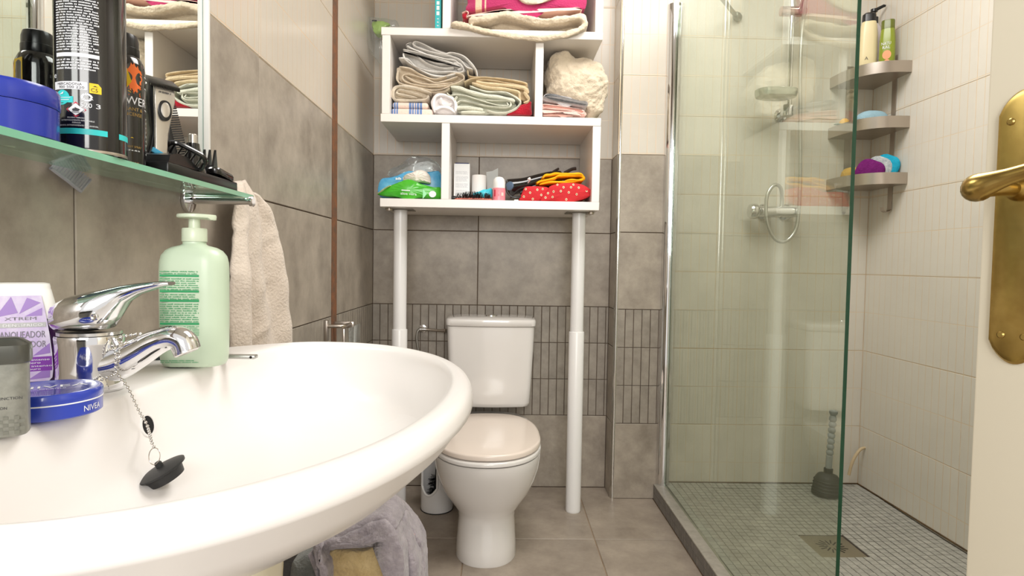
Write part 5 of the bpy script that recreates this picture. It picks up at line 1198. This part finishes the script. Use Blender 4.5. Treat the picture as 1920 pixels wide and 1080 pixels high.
for x in (1.030, 1.118):
    b = B(); Mx = Matrix.Rotation(PI/2, 4, 'X'); Mx.translation = (x, YP-.0006, 1.150); b.lathe([(.030, 0), (.031, .004), (.024, .014), (.015, .018), (.015, .052)], n=26, M=Mx); b.out('inlet', CHROME, mx_)
b = B(); b.tube(smooth([(1.072, MY-.004, 1.162), (1.073, MY-.004, 1.195), (1.060, MY-.018, 1.235), (1.030, MY-.03, 1.243), (1.003, MY-.036, 1.205), (.998, MY-.04, 1.14), (1.012, MY-.04, 1.075), (1.045, MY-.036, 1.034), (1.085, MY-.03, 1.034), (1.118, MY-.028, 1.075), (1.128, MY-.028, 1.15), (1.128, MY-.028, 1.30), (1.122, MY-.026, 1.50), (1.116, MY-.026, 1.70), (1.118, MY-.03, 1.84), (1.114, MY-.05, 1.905), (1.110, MY-.06, 1.96)], 7), .0068, 12)
b.out('hose', mat('flex_hose', (206, 204, 198), .3, .8), mx_); keep(mx_)
# corner caddy
cad = thing('corner_caddy', 'brushed steel three tier corner shower caddy', 'caddy', (1.44, 2.36, 1.16))
CX, CY = XR-.0012, YP-.0012
def caddy_outline(ins=0):
    o = [(CX, CY)]
    for k in range(25):
        t = k/24*PI/2; q = .72
        o.append((CX-(.172-ins)*math.cos(t)**q if k < 24 else CX, CY-(.222-ins)*math.sin(t)**q if k else CY))
    return o
TIER = (1.633, 1.438, 1.238)
for z in TIER:
    b = B(); o0, o1 = caddy_outline(), caddy_outline(.0018)
    b.rings([[Vector((x, y, z)) for x, y in o0], [Vector((x, y, z+.0022)) for x, y in o0]])
    tr = b.out('tray', STEEL, cad)
    b = B(); n = len(o0)-1
    b.rings([[Vector((*o0[k+1], z+.0021)), Vector((*o0[k+1], z+.041)), Vector((*o1[k+1], z+.041)), Vector((*o1[k+1], z+.0021))] for k in range(n)])
    b.out('front_rim', STEEL, tr)
for s_ in ('r', 'l'):
    b = B()
    if s_ == 'r':
        b.box(CX-.0022, CX-.0002, 2.228, 2.252, 1.150, 1.72); P0 = Vector((CX-.0012, 2.240, 1.152)); d_ = Vector((-1, 0, 0))
    else:
        b.box(1.343, 1.367, CY-.0022, CY-.0002, 1.150, 1.72); P0 = Vector((1.355, CY-.0012, 1.152)); d_ = Vector((0, -1, 0))
    sdv = Vector((0, .012, 0)) if s_ == 'r' else Vector((.012, 0, 0)); arc = [(0, 0), (.006, -.007), (.016, -.0085), (.025, -.003), (.0275, .008)]
    rs = [[P0+d_*a+Zu*c+sdv, P0+d_*a+Zu*c-sdv, P0+d_*(a+.001)+Zu*(c+.0018)-sdv, P0+d_*(a+.001)+Zu*(c+.0018)+sdv] for a, c in arc]
    b.rings(rs); b.out('strap_hook', STEEL, cad)
keep(cad)
# bottles and sponges on the caddy
z1 = TIER[0]+.0026
cb_ = thing('shower_bottle', 'cream bottle with black cap on the top caddy tier', 'bottle', (1.372, 2.288, z1))
Mx = frame_at((1.3720, 2.288, z1), math.radians(-25))
b = B(); loft(b, [(rrect(w_, d_, d_*.45, 7), z) for w_, d_, z in ((.058, .036, 0), (.062, .040, .003), (.062, .040, .10), (.060, .040, .175), (.055, .039, .205), (.048, .036, .222))], lambda p: Mx @ p); cbb = b.out('bottle_body', mat('cream_plastic', (238, 222, 176), .3), cb_, 50)
b = B(); loft(b, [(rrect(w_, d_, d_*.45, 7), z) for w_, d_, z in ((.047, .035, .2222), (.046, .034, .242), (.044, .033, .250), (.030, .022, .256))], lambda p: Mx @ p); b.out('cap', BLACK, cb_)
b = B(); pq = lambda u, v: Mx @ Vector((u, -.0204, v)); write(b, 'A', pq, -.006, .078, .012, .012); fine_print(b, pq, -.020, .004, .035, .045, 2, .5, .003); b.out('dark_print', INK_K, cbb, None); keep(cb_)
wb_ = thing('pump_bottle', 'white bottle with a black pump behind the cream bottle', 'bottle', (1.408, 2.322, z1))
b = B(); b.lathe([(.026, .0003), (.0285, .002), (.0285, .175), (.026, .205), (.018, .225), (.012, .230)], (1.4080, 2.318, z1), 32); b.out('bottle_body', mat('lilac_white_plastic', (226, 218, 226), .3), wb_)
b = B(); b.lathe([(.0145, .2302), (.0150, .2315), (.0150, .252), (.006, .254), (.006, .272), (.012, .274), (.012, .284), (.004, .286)], (1.4080, 2.318, z1), 24); b.tube([(1.408, 2.318, z1+.279), (1.436, 2.303, z1+.292), (1.441, 2.300, z1+.290)], [.0065, .0055, .004], 10); b.out('pump', BLACK, wb_); keep(wb_)
gb_ = thing('shampoo_bottle', 'green shampoo bottle with darker flip cap on the top caddy tier', 'bottle', (1.4035, 2.218, z1))
Mx = frame_at((1.4035, 2.222, z1), math.radians(-38))
SG = mat('olive_green_plastic', (150, 164, 48), .2, trans=.15); SGD = mat('dark_olive_plastic', (104, 112, 34), .25)
b = B(); loft(b, [(rrect(w_, d_, d_*.47, 7), z) for w_, d_, z in ((.048, .032, 0), (.051, .035, .003), (.0515, .035, .08), (.0505, .034, .13), (.046, .033, .160), (.0425, .031, .172))], lambda p: Mx @ p); gbb = b.out('bottle_body', SG, gb_, 50)
b = B(); loft(b, [(rrect(w_, d_, d_*.47, 7), z) for w_, d_, z in ((.0435, .0315, .1722), (.0430, .0310, .200), (.0415, .0295, .2035), (.030, .02, .2045))], lambda p: Mx @ p); b.out('cap', SGD, gb_)
pq = lambda u, v: Mx @ Vector((u, -.0181, v)); b = B(); write(b, 'NATU', pq, -.002, .112, .0105, .030); write(b, 'RAL', pq, -.001, .098, .0105, .024); b.out('white_lettering', INK_W, gbb, None)
b = B(); pts = [pq(.001+.014*math.cos(2*PI*k/24), .076+.016*math.sin(2*PI*k/24)) for k in range(24)]; b.add(pts, [tuple(range(24))]); pts = [pq(.002+.009*math.cos(2*PI*k/20), .050+.010*math.sin(2*PI*k/20)) for k in range(20)]; b.add(pts, [tuple(range(20))]); b.out('peach_print', mat('peach_print', (240, 158, 104), .4), gbb, None); keep(gb_)
z2 = TIER[1]+.0026; z3 = TIER[2]+.0026
def blob(name, label, c, rad, m, cat, Mr=None, pw=.8, fz=None, group=None):
    b = B(); rs = []; n = 28
    for i in range(1, 12):
        a = -PI/2+PI*i/12; ca, sa = math.cos(a), math.sin(a)
        rs.append([Vector((rad[0]*math.copysign(abs(math.cos(2*PI*k/n))**pw, math.cos(2*PI*k/n))*ca**.7, rad[1]*math.copysign(abs(math.sin(2*PI*k/n))**pw, math.sin(2*PI*k/n))*ca**.7, rad[2]*math.copysign(abs(sa)**.85, sa))) for k in range(n)])
    T = Matrix.Translation(c) @ (Mr or Matrix.Identity(4)); rs = [[T @ p for p in r] for r in rs]; b.rings(rs); o = b.out(name, m, None, 70)
    if fz: fuzz(o, *fz)
    return tag(o, label, cat, group)
blob('soap_cloth', 'pale blue folded flannel on the middle caddy tier', (1.380, 2.262, z2+.041), (.056, .040, .040), mat('pale_blue_terry', (152, 186, 200), .9, bump=(200, .8)), 'flannel', pw=.7)
dk = thing('small_sponge', 'small yellow sponge at the left end of the middle caddy tier', 'sponge', (1.31, 2.335, z2))
b = B(); b.lathe([(.008, .0004), (.018, .004), (.020, .034), (.017, .058), (.008, .066)], (1.314, 2.325, z2), 20); b.out('yellow_block', mat('duck_yellow', (248, 190, 70), .6, bump=(200, .6)), dk)
b = B(); b.lathe([(.003, 0), (.003, .001)], (0, 0, 0), 10, Matrix.Translation((1.325, 2.308, z2+.052)) @ Vector((.4, -1, .2)).to_track_quat('Z', 'Y').to_matrix().to_4x4()); b.out('dark_spot', DARK, dk); keep(dk)
b = B(); b.box(1.268, 1.300, 2.300, 2.318, TIER[1]+.0415, TIER[1]+.0455, .0015, 2); tag(b.out('soap_tray', mat('green_grey_glass', (120, 140, 124), .15)), 'green grey plastic tray tip lying on the middle caddy rim', 'soap tray')
SP = lambda n_, c, d: mat(n_, c, .95, spec=.1, bump=(150, 1), vary=(60, d))
blob('yellow_sponge', 'yellow natural sponge at the left end of the lowest caddy tier', (1.345, 2.312, z3+.040), (.042, .034, .040), SP('yellow_sponge', (222, 180, 92), (200, 156, 70)), 'sponge', pw=.9, fz=(.004, .012, 1))
RT_ = Matrix.Rotation(math.radians(-48), 4, 'Z') @ Matrix.Rotation(math.radians(26), 4, 'Y')
blob('purple_sponge', 'purple bath sponge leaning in the lowest caddy tier', (1.366, 2.238, z3+.050), (.050, .017, .047), SP('purple_sponge', (126, 44, 118), (104, 30, 98)), 'sponge', RT_, .85)
blob('white_sponge', 'white sponge with grey dapples beside the purple one', (1.392, 2.232, z3+.056), (.048, .014, .052), mat('dapple_sponge', (222, 226, 222), .95, vary=(46, (130, 140, 150)), bump=(150, .8)), 'sponge', RT_, .85)
blob('turquoise_sponge', 'turquoise bath sponge against the right wall, on the lowest caddy tier', (1.411, 2.221, z3+.060), (.046, .014, .054), SP('turquoise_sponge', (48, 176, 208), (36, 158, 194)), 'sponge', RT_, .85)
# drain
dr = thing('shower_drain', 'square steel floor drain in the shower mosaic', 'drain', (1.065, 1.865, .05))
DP = Vector((1.065, 1.865, .0495)); b = B(); b.box(DP.x-.0735, DP.x+.0735, DP.y-.0755, DP.y+.0755, DP.z-.004, DP.z+.0012, .0008); b.out('plate', mat('worn_steel', (150, 142, 122), .4, .6), dr)
sl = None
for k in range(16):
    a = 2*PI*k/16; r0, r1 = (.012, .040) if k % 2 == 0 else (.022, .046)
    if sl is None or True:
        b = B(); Mx = Matrix.Translation(DP+Vector((0, 0, .0013))) @ Matrix.Rotation(a, 4, 'Z'); b.box(r0, r1, -.0022, .0022, -.0006, .0002, 0, 1, Mx); b.out('slot', DARK, dr)
keep(dr)
# plunger
pz = pan_z(1.262, 2.262)+.0008
plg = thing('plunger', 'black plunger with a twisted grey handle standing in the shower corner', 'plunger', (1.262, 2.262, pz))
tlt = Matrix.Translation((1.262, 2.262, pz)) @ Matrix.Rotation(math.radians(3), 4, 'Y')
b = B(); b.lathe([(.040, .0035), (.0520, .002), (.0530, .006), (.0500, .022), (.0475, .036), (.0455, .052), (.0420, .066), (.0345, .076), (.0190, .081), (.0160, .084), (.0160, .100), (.0130, .102)], n=40, M=tlt)
for z in (.018, .030, .042, .054): b.lathe([(.051-.12*(z-.01)+.0008, z-.003), (.051-.12*(z-.01)+.003, z), (.051-.12*(z-.01)+.0008, z+.003)], n=40, M=tlt, cap0=False, cap1=False)
b.out('cup', RUBBER, plg)
b = B(); pr = [(.0115, .1022), (.0120, .150)]
for k in range(7): z = .152+k*.0215; pr += [(.0090, z), (.0130, z+.006), (.0135, z+.011), (.0130, z+.016)]
pr += [(.0095, .305), (.0150, .314), (.0150, .322), (.0080, .326)]; b.lathe(pr, n=24, M=tlt); b.out('handle', mat('grey_handle', (150, 154, 156), .35), plg); keep(plg)
# pipe stub out of the corner
b = B(); b.tube(smooth([(XR-.0008, 2.335, .226), (1.432, 2.331, .222), (1.412, 2.328, .200), (1.395, 2.326, .165), (1.385, 2.326, .120)], 4), .0058, 10)
st = tag(b.out('drain_tube', mat('yellowed_tube', (206, 184, 148), .5)), 'yellowed tube sticking out of the shower corner wall', 'tube')
# little stains of mould along the foot of the shower walls are a strip of dark sealant
b = B(); b.tube([(.66, YP-.0012, pan_z(.7, YP)+.001), (XR-.001, YP-.0012, pan_z(XR, YP)+.001)], .0026, 6); b.tube([(XR-.0012, YP, pan_z(XR, YP)+.001), (XR-.0012, 1.14, pan_z(XR, 1.2)+.001)], .0030, 6)
struct(b.out('trim_4', mat('mouldy_sealant', (64, 50, 34), .8, vary=(18, (112, 88, 58)))), 'dark mouldy sealant along the shower floor')
b = B(); b.box(.6195, .6245, 1.10, YP-.001, -.003, .0012)
bpy.context.view_layer.update()
